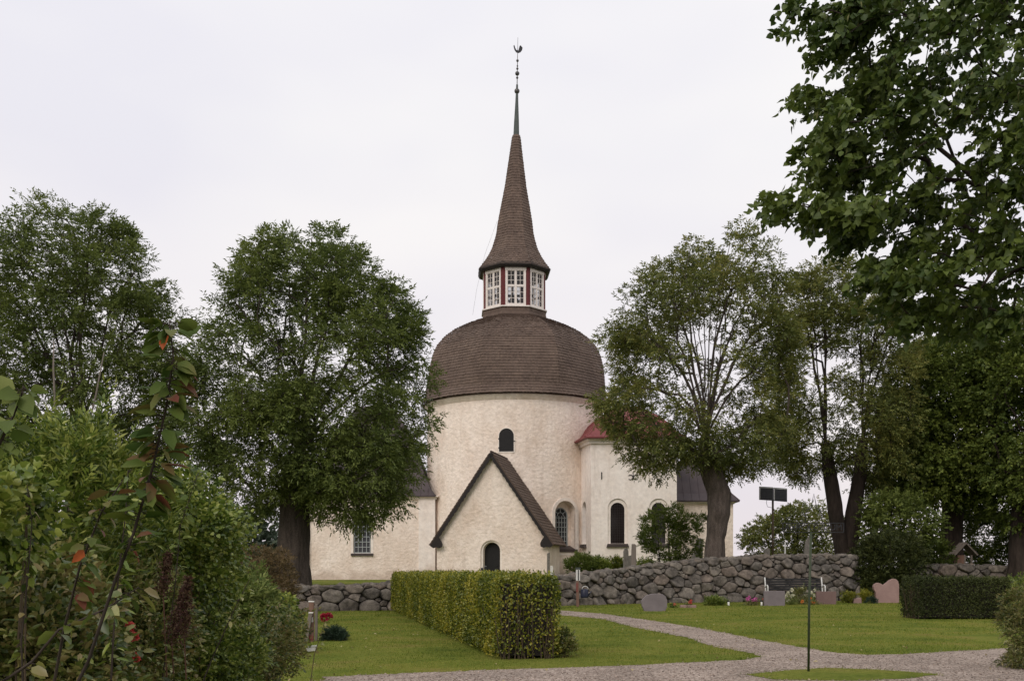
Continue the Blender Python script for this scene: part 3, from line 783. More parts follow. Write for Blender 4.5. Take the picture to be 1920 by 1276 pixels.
# moulded cornice and the bell-shaped shingled dome
mb = MB(); mb.lathe([(7.05, 14.14), (7.13, 14.2), (7.18, 14.36), (7.28, 14.47), (7.28, 14.56), (6.9, 14.6)], 96, TC, caps=False)
mb.build("cornice", M['rough'], church, True)
DOME = [(2.72, 21.50), (3.15, 21.34), (4.10, 20.93), (5.12, 20.36), (5.88, 19.76), (6.52, 19.0), (6.88, 18.15), (7.05, 17.4), (7.12, 16.7), (7.16, 16.0), (7.28, 15.3), (7.50, 14.62)]
DOME = [(r * 1.035 if z > 15.5 else r * 1.01, z) for r, z in DOME]
dome_oct = lambda z: float(np.interp(z, [14.6, 16.4, 18], [0.0, 0.65, 1.0]))
mb = MB(); shingle_shell(mb, DOME, TC, 0.225, 0.12, dome_oct, lip=0.05, seed=3)
mb.lathe([(7.46, 14.58), (7.2, 14.57)], 96, TC, caps=False)
mb.lathe([(r * 0.9, z - 0.05) for r, z in DOME], 32, TC, caps=False)
mb.build("dome_roof", M['shingle'], church, recalc=False)

# lantern
LZ0, LZ1, LR = 22.22, 25.22, 2.62
TL = Vector((TC.x - 0.10, TC.y, 0))
def octc(r, k): a = ROT + R(-90) - math.pi / 8 + k * math.pi / 4; return Vector((TL.x + r * math.cos(a), TL.y + r * math.sin(a), 0))
mb = MB(); shingle_shell(mb, [(2.66, 22.12), (2.68, 21.7), (2.80, 21.28)], TL, 0.23, 0.16, seed=4)
mb.lathe([(2.6, 20.9), (2.6, 22.12)], 8, TL, rot=ROT + R(-90) - math.pi / 8)
mb.build("lantern_skirt", M['shingle'], church, recalc=False)
mb = MB(); mb.lathe([(2.6, 22.12), (2.80, 22.13), (2.80, 22.22), (2.6, 22.23)], 8, TL, rot=ROT + R(-90) - math.pi / 8)
mb.build("lantern_sill", M['white_wood'], church)
mb = MB(); mb.lathe([(2.75, LZ1 - 0.02), (2.75, LZ1 + 0.1)], 8, TL, rot=ROT + R(-90) - math.pi / 8)
mb.build("lantern_ceiling", M['sheet'], church)
for k in range(8):
    a, b, c_ = octc(LR, k), octc(LR, (k + 1) % 8), octc(LR, (k - 1) % 8)
    u = (b - a).normalized() * 0.20; v = (c_ - a).normalized() * 0.20
    outw = (a - TL).normalized()
    A = a + outw * 0.03
    poly = [A + v, A, A + u, a + u - outw * 0.22, a - outw * 0.3, a + v - outw * 0.22]
    mb = MB(); mb.add([p + Vector((0, 0, LZ0)) for p in poly] + [p + Vector((0, 0, LZ1)) for p in poly], [(5, 4, 3, 2, 1, 0), (6, 7, 8, 9, 10, 11)] + [(i, (i + 1) % 6, 6 + (i + 1) % 6, 6 + i) for i in range(6)])
    mb.build("corner_post", M['red_wood'], church)
    mid = (a + b) / 2; nrm = (mid - TL).normalized(); wdt = (b - a).length - 0.40
    T = wall_T(mid + Vector((0, 0, LZ0)), nrm); h = LZ1 - LZ0
    Tb = lambda x, y, z, T=T: T(x, y, z)
    f = MB()
    f.ring(rect(wdt, h), rect(wdt, h, -0.15), T, -0.10, 0.05)
    f.box(-wdt / 2 - 0.03, wdt / 2 + 0.03, h - 0.24, h - 0.004, -0.05, 0.075, Tb)
    f.box(-0.055, 0.055, 0.15, h - 0.15, -0.06, 0.035, Tb)
    f.box(-wdt / 2 + 0.15, wdt / 2 - 0.15, h * 0.52 - 0.05, h * 0.52 + 0.05, -0.062, 0.033, Tb)
    for sx in (-1, 1):
        x0, x1 = (0.055, wdt / 2 - 0.15) if sx > 0 else (-wdt / 2 + 0.15, -0.055)
        for y0, y1 in ((0.15, h * 0.52 - 0.05), (h * 0.52 + 0.05, h - 0.24)):
            f.ring([(x0, y0), (x1, y0), (x1, y1), (x0, y1)], [(x0 + 0.04, y0 + 0.04), (x1 - 0.04, y0 + 0.04), (x1 - 0.04, y1 - 0.04), (x0 + 0.04, y1 - 0.04)], T, -0.055, 0.015)
            f.box((x0 + x1) / 2 - 0.015, (x0 + x1) / 2 + 0.015, y0 + 0.03, y1 - 0.03, -0.045, 0.005, Tb)
            for q in (1, 2):
                yy = y0 + (y1 - y0) * q / 3
                f.box(x0 + 0.03, x1 - 0.03, yy - 0.015, yy + 0.015, -0.043, 0.003, Tb)
    wn = f.build("lantern_window", M['white_wood'], church)
    MB().prism(rect(wdt, h, -0.14), T, -0.03, -0.02).build("pane", M['glass_clear'], wn)
# bell hung inside the lantern
mb = MB(); mb.lathe([(0.62, 22.5), (0.58, 22.6), (0.42, 23.0), (0.34, 23.35), (0.2, 23.5)], 20, TL); mb.box(TL.x - 1.6, TL.x + 1.6, TL.y - 0.08, TL.y + 0.08, 23.5, 23.68)
mb.build("bell", M['iron'], church)

# spire: flared eave, shingled needle, copper tip, balls and cock
lean = lambda z: max(0.0, z - 25.4) * 0.0165
SP = [(0.30, 36.5), (0.86, 32.4), (1.42, 29.35), (1.53, 28.45), (1.66, 27.95), (1.86, 27.25), (2.16, 26.62), (2.55, 26.0), (2.98, 25.42)]
SP = [(r * 1.03, z) for r, z in SP]
mb = MB(); shingle_shell(mb, SP, TL, 0.23, 0.15, lambda z: 1.0, lean, 0.045, 5)
mb.build("spire_roof", M['shingle'], church, recalc=False)
mb = MB(); mb.lathe([(2.72, 25.22), (2.96, 25.20), (3.08, 25.36), (3.06, 25.52), (2.70, 25.75)], 8, TL, rot=ROT + R(-90) - math.pi / 8)
mb.build("spire_eave", M['tar'], church)
mb = MB()
def ax(z): return Vector((TL.x + lean(z), TL.y, 0))
ptsz = [36.2, 37.6, 39.2, 40.6]; rs = [0.26, 0.21, 0.13, 0.08]
mb.tube([ax(z) + Vector((0, 0, z)) for z in ptsz], rs, 8)
mb.build("spire_tip", M['copper'], church)
mb = MB(); fin = []
mb.tube([ax(z) + Vector((0, 0, z)) for z in (36.3, 40.5, 42.5, 44.4)], [0.05, 0.04, 0.03, 0.012], 6)
def zpx(py): return EYE + (HY - py) * TC.y / F
for py, r in ((171, 0.22), (146, 0.10), (138, 0.18), (129, 0.10), (124, 0.07), (114, 0.11)):
    z = zpx(py); mb.rock((ax(z).x, ax(z).y, z), (r, r, r), 1, 2, 0.0)
fin = mb.build("finial", M['gilt'], church, True)
# weathercock (a flat cut sheet, as such cocks are)
z = zpx(97); o_ = ax(z)
ck = [(-0.34, 0.46), (-0.26, 0.52), (-0.20, 0.30), (-0.10, 0.12), (0.06, 0.08), (0.12, 0.30), (0.16, 0.44), (0.24, 0.50), (0.30, 0.42), (0.40, 0.30), (0.36, 0.12), (0.24, -0.04), (0.06, -0.12), (-0.12, -0.06), (-0.26, 0.14)]
T = wall_T((o_.x, o_.y, z), (0, -1, 0))
MB().prism(ck, T, -0.03, 0.03).build("weathercock", M['iron'], fin)
# lightning wire
mb = MB(); mb.tube([(TL.x - 1.35, TC.y - 1.2, 29.2), (TL.x - 2.3, TC.y - 1.8, 26.4), (TL.x - 2.95, TC.y - 1.9, 23.6), (TL.x - 3.25, TC.y - 2.0, 21.6)], 0.007, 4)
mb.build("lightning_wire", M['iron'], church)

# ---- porch: gabled, turned a little to the west
PO = Vector((-1.39, 74.0, 0)); pyaw = R(12.5)
pu = Vector((math.cos(pyaw), -math.sin(pyaw), 0)); pw_ = Vector((-math.sin(pyaw), -math.cos(pyaw), 0))   # right / outward as seen from the front
def TP(a, b, c): return PO + pu * a + pw_ * c + Vector((0, 0, b))
PH, PE, PA, PDEPTH = 3.98, 3.62, 9.45, 4.7
gable = [(-PH, 0.3), (PH, 0.3), (PH, PE), (0, PA), (-PH, PE)]
plug = [(-2.9, 0.3), (2.9, 0.3), (2.9, 4.6), (0, PA - 0.8), (-2.9, 4.6)]
porch = MB().prism(gable, TP, -4.4, 0).prism(plug, TP, -6.5, -4.4 + 0.05).build("porch_wall", M['rough'], church)
DW = -0.06
Td = lambda a, b, c: TP(a + DW, b + 0.72, c)
cut(porch, [temp(MB().prism(arch(1.52, 2.88), Td, -0.32, 0.5)), temp(MB().prism(arch(1.16, 2.72), Td, -1.3, 0.4))])
MB().ring(arch(1.52, 2.88, 16, 0.015), arch(1.16, 2.72, 16, 0.03), Td, -0.34, -0.12).build("door_surround", M['trim'], church)
door = MB().prism(arch(1.16, 2.72, 16, 0.02), Td, -0.62, -0.52).build("door", M['black'], church)
MB().tube([Td(0.36, 1.15, -0.50), Td(0.36, 1.15, -0.44), Td(0.30, 1.12, -0.42), Td(0.24, 1.1, -0.43)], 0.02, 6).build("handle", M['iron'], door)
# roof slopes: courses of shingles over a dark deck
sl = math.atan2(PA - PE, PH); OV, FR = 0.62, 0.28
def porch_slope(sgn):
    mb = MB(); rg = random.Random(5 + sgn)
    nx_, nz_ = math.sin(sl) * sgn, math.cos(sl)
    Ls = PH / math.cos(sl) + OV
    dx, dz = math.cos(sl) * sgn, -math.sin(sl)
    def q(s, c, off): return TP(dx * s + nx_ * off, PA + 0.10 + dz * s + nz_ * off, c)
    mb.add([q(0, FR, 0.0), q(Ls, FR, 0.0), q(Ls, -PDEPTH, 0.0), q(0, -PDEPTH, 0.0), q(0, FR, 0.12), q(Ls, FR, 0.12), q(Ls, -PDEPTH, 0.12), q(0, -PDEPTH, 0.12)], [(0, 1, 2, 3), (4, 7, 6, 5), (0, 4, 5, 1), (1, 5, 6, 2), (2, 6, 7, 3), (3, 7, 4, 0)])
    k = int(Ls / 0.26)
    for i in range(k):
        s0, s1 = max(0, Ls * (i - 0.2) / k), Ls * (i + 1) / k
        c = FR + 0.05
        while c > -PDEPTH:
            w = rg.uniform(0.11, 0.18); j = rg.uniform(-0.02, 0.02); h = rg.uniform(0.16, 0.185)
            mb.add([q(s0, c, 0.125), q(s0, c - w, 0.125), q(s1 + j, c, h), q(s1 + j, c - w, h), q(s1 + j, c, 0.10), q(s1 + j, c - w, 0.10)], [(0, 2, 3, 1), (2, 4, 5, 3), (0, 4, 2)])
            c -= w
    mb.build("porch_roof", M['shingle'], church, recalc=False)
    # bargeboard with its curled foot
    b = MB()
    prof = []
    for s in np.linspace(0, Ls + 0.1, 40):
        prof.append((s, -0.02))
    low = [(s, -0.20 - (0.04 if int(s / 0.2) % 2 else 0.0)) for s in np.linspace(Ls - 0.75, 0.0, 46)]
    foot = [(Ls + 0.1, -0.30), (Ls - 0.05, -0.42), (Ls - 0.15, -0.66), (Ls - 0.32, -0.78), (Ls - 0.50, -0.70), (Ls - 0.62, -0.52)]
    pl = prof + foot + low
    pts = [(dx * s + nx_ * o2, PA + 0.20 + dz * s + nz_ * o2) for s, o2 in pl]
    n = len(pts)
    vs = [TP(a, z, FR + 0.02) for a, z in pts] + [TP(a, z, FR + 0.09) for a, z in pts]
    b.add(vs, [tuple(range(n)), tuple(range(2 * n - 1, n - 1, -1))] + [(i, n + i, n + (i + 1) % n, (i + 1) % n) for i in range(n)])
    b.build("bargeboard", M['tar'], church)
porch_slope(-1); porch_slope(1)
mb = MB(); mb.tube([TP(0, PA + 0.25, FR + 0.03), TP(0, PA + 0.25, -PDEPTH)], 0.085, 6); mb.build("porch_ridge", M['shingle_dark'], church)

# ---- hipped roofs with standing seams
def inset_poly(poly, d):
    n = len(poly); o = []
    for i in range(n):
        p0, p1, p2 = Vector(poly[i - 1]), Vector(poly[i]), Vector(poly[(i + 1) % n])
        e1, e2 = (p1 - p0).normalized(), (p2 - p1).normalized()
        n1, n2 = Vector((-e1.y, e1.x)), Vector((-e2.y, e2.x))
        b = (n1 + n2).normalized(); o.append(tuple(p1 + b * (d / max(0.3, b.dot(n1)))))
    return o
def hip_roof(name, poly, rings, m, parent, seam=0.55):
    """poly counter-clockwise seen from above; rings = [(inset, z)]"""
    mb = MB(); P = [inset_poly(poly, d) for d, z in rings]; n = len(poly)
    vs = [Vector((*p, z)) for q, (d, z) in zip(P, rings) for p in q]
    fs = [(i * n + k, i * n + (k + 1) % n, (i + 1) * n + (k + 1) % n, (i + 1) * n + k) for i in range(len(rings) - 1) for k in range(n)]
    fs.append(tuple(range((len(rings) - 1) * n, len(rings) * n)))
    mb.add(vs, fs)
    dn = [Vector((*p, rings[0][1] - 0.10)) for p in P[0]]
    di = [Vector((*p, rings[0][1] - 0.10)) for p in inset_poly(poly, 0.05)]
    mb.add([vs[k] for k in range(n)] + dn + di, [(k, n + k, n + (k + 1) % n, (k + 1) % n) for k in range(n)] + [(n + k, 2 * n + k, 2 * n + (k + 1) % n, n + (k + 1) % n) for k in range(n)])
    for k in range(n):                                   # standing seams run up each slope
        a0, a1 = vs[k], vs[(k + 1) % n]; L0 = (a1 - a0).length; q = int(L0 / seam)
        e_ = (a1 - a0).normalized(); inn = Vector((-e_.y, e_.x, 0))
        for j in range(1, q):
            line = []
            for i in range(len(rings)):
                b0, b1 = vs[i * n + k], vs[i * n + (k + 1) % n]
                s0, s1 = (b0 - a0).dot(e_), (b1 - a0).dot(e_); s = L0 * j / q
                if s0 <= s <= s1: line.append(a0 + e_ * s + inn * (b0 - a0).dot(inn) + Vector((0, 0, b0.z - a0.z + 0.012)))
                else: break
            if len(line) > 1: mb.tube(line, 0.022, 4)
        mb.tube([vs[i * n + k] for i in range(len(rings))], 0.045, 5)
    return mb.build(name, m, parent, recalc=False)

def block(poly, z0, z1):
    mb = MB(); n = len(poly)
    mb.add([(*p, z0) for p in poly] + [(*p, z1) for p in poly], [tuple(range(n - 1, -1, -1)), tuple(range(n, 2 * n))] + [(i, (i + 1) % n, n + (i + 1) % n, n + i) for i in range(n)])
    return mb
def band(name, poly, d0, z0, d1, z1, m, parent):         # a moulding round the top of a wall
    mb = MB(); n = len(poly)
    R_ = [(0.02, z0), (-d0, z0 + 0.001), (-d0, (z0 + z1) / 2), (-d1, (z0 + z1) / 2 + 0.04), (-d1, z1), (0.02, z1 + 0.001)]
    vs = [(*p, z) for d, z in R_ for p in inset_poly(poly, d)]
    mb.add(vs, [(i * n + k, i * n + (k + 1) % n, (i + 1) * n + (k + 1) % n, (i + 1) * n + k) for i in range(len(R_) - 1) for k in range(n)])
    return mb.build(name, m, parent)

# nave to the west
NV = [(-15.75, 82.0), (-5.92, 82.0), (-5.92, 91.5), (-15.75, 91.5)]
NVR = [(-15.75, 82.0), (-6.22, 82.0), (-6.22, 91.5), (-15.75, 91.5)]
nave = block(NV, -0.3, 7.1).build("nave_wall", M['rough'], church)
nx0 = (679 - CX) * 82 / F
TNv = wall_T((nx0, 82.0, 2.82), (0, -1, 0))
cut(nave, [temp(MB().prism(arch(1.34, 3.35), TNv, -0.3, 0.5))])
wn = grid_window(TNv, 1.28, 3.3, 4, 8, church, -0.16, M['grey_wood'], M['glass'], bar=0.05)
sd = MB(); sd.box(-0.86, 0.86, -0.2, -0.02, -0.05, 0.14, lambda a, b, c: TNv(a, b, c)); sd.build("sill", M['sill'], wn)
MB().ring(arch(1.34, 3.35, 14, 0.2), arch(1.34, 3.35, 14, 0.0), TNv, -0.04, 0.035).build("window_surround", M['trim'], church)
for xa, xb in (((785 - CX) * 82 / F, -5.90), (-15.8, (577 - CX) * 82 / F)):
    pb = MB(); pb.box(xa, xb, 81.9, 82.05, -0.3, 7.0); pb.build("pilaster", M['smooth'], church)
band("nave_cornice", NV, 0.14, 6.95, 0.28, 7.22, M['trim'], church)
hip_roof("nave_roof", NVR, [(-0.36, 7.22), (0.05, 7.75), (0.35, 8.35), (0.75, 9.25), (2.6, 13.4), (3.4, 14.6)], M['sheet'], church)
mb = MB(); mb.tube([(-15.62, 81.8, 7.1), (-15.62, 81.78, 6.8), (-15.62, 81.82, 0.4)], 0.055, 8); mb.build("downpipe", M['wood_grey'], church)

# white chapel with the red roof
CH = [(5.15, 81.5), (5.78, 78.0), (12.05, 78.0), (12.6, 91.0), (5.15, 91.0)]
chapel = block(CH, 0.6, 11.05).build("chapel_wall", M['smooth'], church)
wins = []
for px, w in ((1158, 1.0), (1235, 1.0)):
    T = wall_T(((px - CX) * 78 / F, 78.0, 3.45), (0, -1, 0)); wins.append(T)
sn = Vector((-3.5, -0.63, 0)).normalized()
TS = wall_T(Vector((5.42, 80.0, 3.45)), sn)
cut(chapel, [temp(MB().prism(arch(1.42, 3.3), T, -0.22, 0.5)) for T in wins] + [temp(MB().prism(arch(1.2, 3.2), TS, -0.62, 0.5))])
for T in wins:
    wn = grid_window(T, 1.04, 3.02, 6, 16, church, -0.17, M['lead'], M['glass_lead'], bar=0.022, edge=0.05)
    MB().ring(arch(1.40, 3.28, 14), arch(1.04, 3.02, 14, -0.01), T, -0.24, -0.10).build("window_surround", M['trim'], church)
    sd = MB(); sd.prism([(-0.82, -0.26), (0.82, -0.26), (0.74, -0.005), (-0.74, -0.005)], T, -0.1, 0.16); sd.build("sill", M['sill'], wn)
wn = grid_window(TS, 0.9, 2.9, 5, 14, church, -0.56, M['lead'], M['glass_lead'], bar=0.022, edge=0.05)
sd = MB(); sd.prism([(-0.7, -0.26), (0.7, -0.26), (0.62, -0.005), (-0.62, -0.005)], TS, -0.1, 0.2); sd.build("sill", M['sill'], wn)
band("chapel_cornice", CH, 0.16, 10.75, 0.34, 11.2, M['trim'], church)
hip_roof("chapel_roof", CH, [(-0.62, 11.20), (-0.15, 11.42), (0.15, 11.8), (0.40, 12.2), (1.3, 13.0), (2.2, 13.6), (2.8, 13.9)], M['red_sheet'], church, 0.6)
T = wall_T(((1128 - CX) * 78 / F, 78.0, 8.15), (0, -1, 0))
MB().box(-0.035, 0.035, 0, 0.52, 0, 0.05, lambda a, b, c: T(a, b, c)).build("wall_anchor", M['iron'], church)
T = wall_T(((1187 - CX) * 78 / F, 78.0, 8.3), (0, -1, 0))
cu = [T(0.2 + 0.17 * math.cos(a), 0.17 * math.sin(a), 0.03) for a in np.linspace(R(40), R(320), 14)]
c2 = [T(-0.2 + 0.17 * math.cos(a), 0.17 * math.sin(a), 0.03) for a in np.linspace(R(140), R(-140), 14)]
MB().tube(cu, 0.028, 5).tube(c2, 0.028, 5).tube([T(0, -0.2, 0.03), T(0, 0.4, 0.03)], 0.028, 5).build("wall_anchor", M['iron'], church)

# low sacristy beyond the chapel
SA = [(11.8, 82.0), (17.0, 82.0), (17.0, 91.0), (11.8, 91.0)]
block(SA, 0.6, 6.7).build("sacristy_wall", M['rough'], church)
band("sacristy_cornice", SA, 0.1, 6.6, 0.22, 6.84, M['trim'], church)
hip_roof("sacristy_roof", SA, [(-0.42, 6.84), (0.1, 7.4), (1.2, 9.2), (2.2, 10.6)], M['sheet'], church)

# ------------------------------------------------------------------ dry stone walls
def clip(poly, a, b, c):                                 # keep a*x + b*y <= c
    o = []
    for i in range(len(poly)):
        p, q = poly[i], poly[(i + 1) % len(poly)]
        dp, dq = a * p[0] + b * p[1] - c, a * q[0] + b * q[1] - c
        if dp <= 0: o.append(p)
        if dp * dq < 0:
            t = dp / (dp - dq); o.append((p[0] + (q[0] - p[0]) * t, p[1] + (q[1] - p[1]) * t))
    return o
def stone_wall(name, label, line, top, seed, rmin=0.08, rmax=0.28, thick=0.75, top_rocks=True, z0=0.0, lean=0.10):
    rg = random.Random(seed)
    P = [Vector((x, y, 0)) for x, y in line]; S = [0.0]
    for a, b in zip(P, P[1:]): S.append(S[-1] + (b - a).length)
    LL = S[-1]
    def pos(s):
        s = min(max(s, 0), LL)
        for i in range(len(P) - 1):
            if s <= S[i + 1] or i == len(P) - 2:
                t = (s - S[i]) / (S[i + 1] - S[i]); p = P[i].lerp(P[i + 1], t); u = (P[i + 1] - P[i]).normalized(); return p, Vector((u.y, -u.x, 0))
    def world(s, z, out_):
        p, nrm = pos(s); return p + nrm * (out_ - z * lean) + Vector((0, 0, z0 + z))
    tp = lambda s: float(np.interp(pos(s)[0].x, [q[0] for q in top], [q[1] for q in top])) - z0
    sites = []
    for size in (1.0, 0.72, 0.5, 0.34, 0.24):
        for _ in range(int(LL * 60)):
            s = rg.uniform(0, LL); z = rg.uniform(0.02, tp(s) + 0.05)
            r = rmax * size * rg.uniform(0.8, 1.1) * (1.12 - 0.35 * z / max(0.5, tp(s)))
            r = max(r, rmin * 0.7)
            if all(((s - a) * 0.62) ** 2 + (z - b) ** 2 > ((r + q) * 0.92) ** 2 for a, b, q in sites): sites.append((s, z, r))
    mb = MB()
    A = np.array(sites)
    for s, z, r in sites:
        hgt = tp(s) + noise.noise(Vector((s * 1.7, seed, 0))) * 0.12
        poly = [(s - 2.4 * r, z - 1.6 * r), (s + 2.4 * r, z - 1.6 * r), (s + 2.4 * r, z + 1.6 * r), (s - 2.4 * r, z + 1.6 * r)]
        near = A[(np.abs(A[:, 0] - s) < 1.8) & (np.abs(A[:, 1] - z) < 1.6)]
        for a, b, q in near:
            dx, dz = a - s, b - z
            if dx == 0 and dz == 0: continue
            poly = clip(poly, 2 * dx * 0.5, 2 * dz, 0.5 * (a * a - s * s) + b * b - z * z - (q * q - r * r))
            if len(poly) < 3: break
        if len(poly) < 3: continue
        poly = clip(poly, 0, -1, 0.10); poly = clip(poly, 0, 1, hgt); poly = clip(poly, -1, 0, 0); poly = clip(poly, 1, 0, LL)
        if len(poly) < 3: continue
        cx, cz = sum(p[0] for p in poly) / len(poly), sum(p[1] for p in poly) / len(poly)
        rr = min(math.hypot(p[0] - cx, p[1] - cz) for p in poly)
        if rr < 0.03: continue
        g = 1 - 0.011 / max(rr, 0.06)
        poly = [(cx + (p[0] - cx) * g, cz + (p[1] - cz) * g) for p in poly]
        for it in range(2 if rg.random() < 0.45 else 1):
            o = []
            for i in range(len(poly)):
                p, q = poly[i], poly[(i + 1) % len(poly)]; k = 0.16 if it == 0 else 0.25
                o += [(p[0] + (q[0] - p[0]) * k, p[1] + (q[1] - p[1]) * k), (p[0] + (q[0] - p[0]) * (1 - k), p[1] + (q[1] - p[1]) * (1 - k))]
            poly = o
        n = len(poly); bul = rg.uniform(0.55, 1.0) * min(0.24, rr * 0.85); sd = rg.uniform(0, 99)
        tx, tz = rg.uniform(-0.4, 0.4), rg.uniform(-0.45, 0.25)
        vs = []
        for k, d in ((1.0, -0.14), (1.0, 0.50), (0.94, 0.84), (0.74, 0.97), (0.36, 1.0)):
            for x, y in poly:
                X, Z = cx + (x - cx) * k, cz + (y - cz) * k
                nz = noise.noise(Vector((X * 3.5, Z * 3.5, sd))) * 0.07 + noise.noise(Vector((X * 8, Z * 8, sd))) * 0.045
                vs.append(world(X, Z, bul * d + (nz if d > 0 else 0) + ((X - cx) * tx + (Z - cz) * tz if d > 0 else 0)))
        vs.append(world(cx, cz, bul * 1.04))
        fs = [(i * n + q, i * n + (q + 1) % n, (i + 1) * n + (q + 1) % n, (i + 1) * n + q) for i in range(4) for q in range(n)]
        fs += [(4 * n + q, 4 * n + (q + 1) % n, 5 * n) for q in range(n)]
        mb.add(vs, fs)
    if top_rocks:
        for row, dep in ((0, 0.16), (1, 0.42), (2, 0.66)):
            s = rg.uniform(0, 0.2)
            while s < LL:
                r = rg.uniform(0.13, 0.27); p = world(s + r * 0.5, tp(s) - r * 0.42 + rg.uniform(-0.03, 0.05) + noise.noise(Vector((s * 1.7, seed, 0))) * 0.1, -dep)
                mb.rock(p, (r, r * 0.9, r * 0.62), rg.uniform(0, 99), 2, 0.45); s += r * 1.65
    # what closes the back and the ends: packed stones in earth
    core = MB(); m = 40
    vs = []
    for k in range(m + 1):
        s = LL * k / m; t = max(0.2, tp(s) - 0.14)
        vs += [world(s, -0.3, 0.0), world(s, t, 0.0), world(s, t, -thick), world(s, -0.3, -thick)]
    fs = [(4 * k + i, 4 * (k + 1) + i, 4 * (k + 1) + (i + 1) % 4, 4 * k + (i + 1) % 4) for k in range(m) for i in range(4)] + [(0, 1, 2, 3), (4 * m + 3, 4 * m + 2, 4 * m + 1, 4 * m)]
    core.add(vs, fs)
    for e_, sg in ((0.02, -1), (LL - 0.02, 1)):          # boulders close the ends
        z = 0.1
        while z < tp(e_) - 0.1:
            for dep in (0.2, 0.55):
                r = rg.uniform(0.2, 0.27); mb.rock(world(e_, z + r * 0.3, -dep), (r, r, r * 0.8), rg.uniform(0, 99), 2, 0.4)
            z += 0.33
    root = thing(name, label, "stone wall", P[0])
    mb.build("stones", M['stone'], root, True, recalc=False)
    core.build("packing", M['earth'], root)
    return root
stone_wall("stone_wall", "low dry stone wall below the nave, half hidden by the clipped hedge", WALL_A, [(-9.6, 0.82), (-8, 0.92), (-6, 0.98), (-4.67, 1.05), (-3.2, 1.05)], 11)
stone_wall("stone_wall", "long high dry stone wall of grey boulders behind the bench and graves", WALL_B, [(1.6, 1.25), (3.5, 1.42), (5.2, 1.62), (7.5, 1.88), (9.8, 2.1), (11.5, 2.22), (14, 2.3), (17.6, 2.28)], 23)
stone_wall("stone_wall", "dark overgrown stone wall beneath the big shade trees", WALL_C, [(22.4, 1.85), (26, 1.85), (30.5, 1.7)], 37, 0.2, 0.45)

# ------------------------------------------------------------------ trees
T1 = [(-60, 480), (20, 410), (60, 402), (100, 378), (140, 398), (190, 405), (240, 425), (268, 455), (296, 490), (302, 530), (326, 580), (335, 640), (346, 700), (338, 780), (330, 850), (290, 905), (230, 905), (150, 870), (60, 890), (-60, 900)]
tree("ash_tree", "broad leafy ash tree with several stems behind the tangled shrubs", "tree", T1, 46, 3.4, [(128, 1115, 0.42), (134, 1000, 0.34), (140, 900, 0.32), (146, 820, 0.30)], 470, 36, 0.55, ASH(ll_=0.18, lw=0.058), M['ash_leaf'], M['bark'], 101, sparse=[(140, 720, 60, 120, 0.5)], lift=0.6, limbs=[(40, 470), (90, 440), (140, 430), (190, 450), (240, 500), (20, 560), (280, 580)])
T2 = [(545, 440), (570, 452), (605, 432), (632, 440), (655, 438), (680, 470), (702, 505), (738, 540), (765, 562), (788, 600), (790, 640), (805, 690), (800, 740), (815, 770), (800, 830), (803, 865), (770, 900), (770, 945), (730, 965), (690, 990), (640, 985), (600, 970), (560, 940), (510, 970), (450, 960), (430, 925), (390, 905), (345, 860), (335, 790), (330, 755), (352, 700), (340, 660), (372, 630), (405, 585), (438, 540), (440, 510), (478, 468), (520, 440)]
tree("ash_tree", "massive dark ash tree in front of the nave, its trunk thick and cankered", "tree", T2, 44, 4.2, [(550, 1122, 0.74), (549, 1060, 0.66), (551, 990, 0.62), (553, 940, 0.62), (557, 890, 0.58), (562, 850, 0.45)], 570, 37, 0.55, ASH(ll_=0.18, lw=0.058), M['ash_leaf'], M['bark'], 102, lift=0.5, limbs=[(470, 510), (530, 480), (600, 470), (655, 480), (720, 590), (410, 620), (620, 560), (760, 700)], sparse=[(600, 660, 60, 50, 0.55)], burls=[(4.4, -1.6, 0.16, 0.16)], start=0.6)
T3 = [(1385, 430), (1345, 455), (1300, 460), (1285, 452), (1268, 482), (1230, 476), (1205, 495), (1205, 530), (1180, 545), (1157, 562), (1175, 590), (1150, 615), (1125, 627), (1145, 680), (1142, 720), (1104, 742), (1110, 790), (1148, 812), (1155, 845), (1205, 885), (1240, 893), (1290, 880), (1345, 872), (1385, 905), (1420, 895), (1455, 870), (1480, 800), (1490, 700), (1490, 600), (1475, 520), (1440, 480), (1428, 445)]
tree("ash_tree", "thinning brownish ash tree with a fan of bare limbs beside the red roof", "tree", T3, 55, 4.6, [(1339, 1062, 0.54), (1341, 1010, 0.46), (1348, 965, 0.58), (1346, 925, 0.52), (1334, 885, 0.55), (1326, 845, 0.46), (1324, 820, 0.36)], 390, 33, 0.6, ASH(ll_=0.20, lw=0.066), M['ash_leaf2'], M['bark_pale'], 103, sparse=[(1330, 720, 95, 105, 0.3), (1310, 640, 60, 40, 0.5)], lift=0.75, limbs=[(1205, 640), (1225, 580), (1250, 530), (1275, 510), (1300, 490), (1322, 480), (1345, 480), (1370, 470), (1400, 490), (1425, 540), (1445, 600), (1460, 680), (1190, 720), (1290, 560), (1360, 560), (1395, 600)], burls=[(4.6, -1.9, 0.5, 0.28), (3.4, -1.0, 0.45, 0.22), (5.6, -0.6, 0.5, 0.25)], r_tip=0.017, start=0.66)
T4 = [(1480, 525), (1530, 492), (1570, 497), (1612, 512), (1650, 530), (1700, 560), (1722, 640), (1722, 760), (1702, 850), (1690, 915), (1650, 930), (1610, 905), (1570, 880), (1510, 905), (1455, 880), (1440, 800), (1450, 700), (1462, 600)]
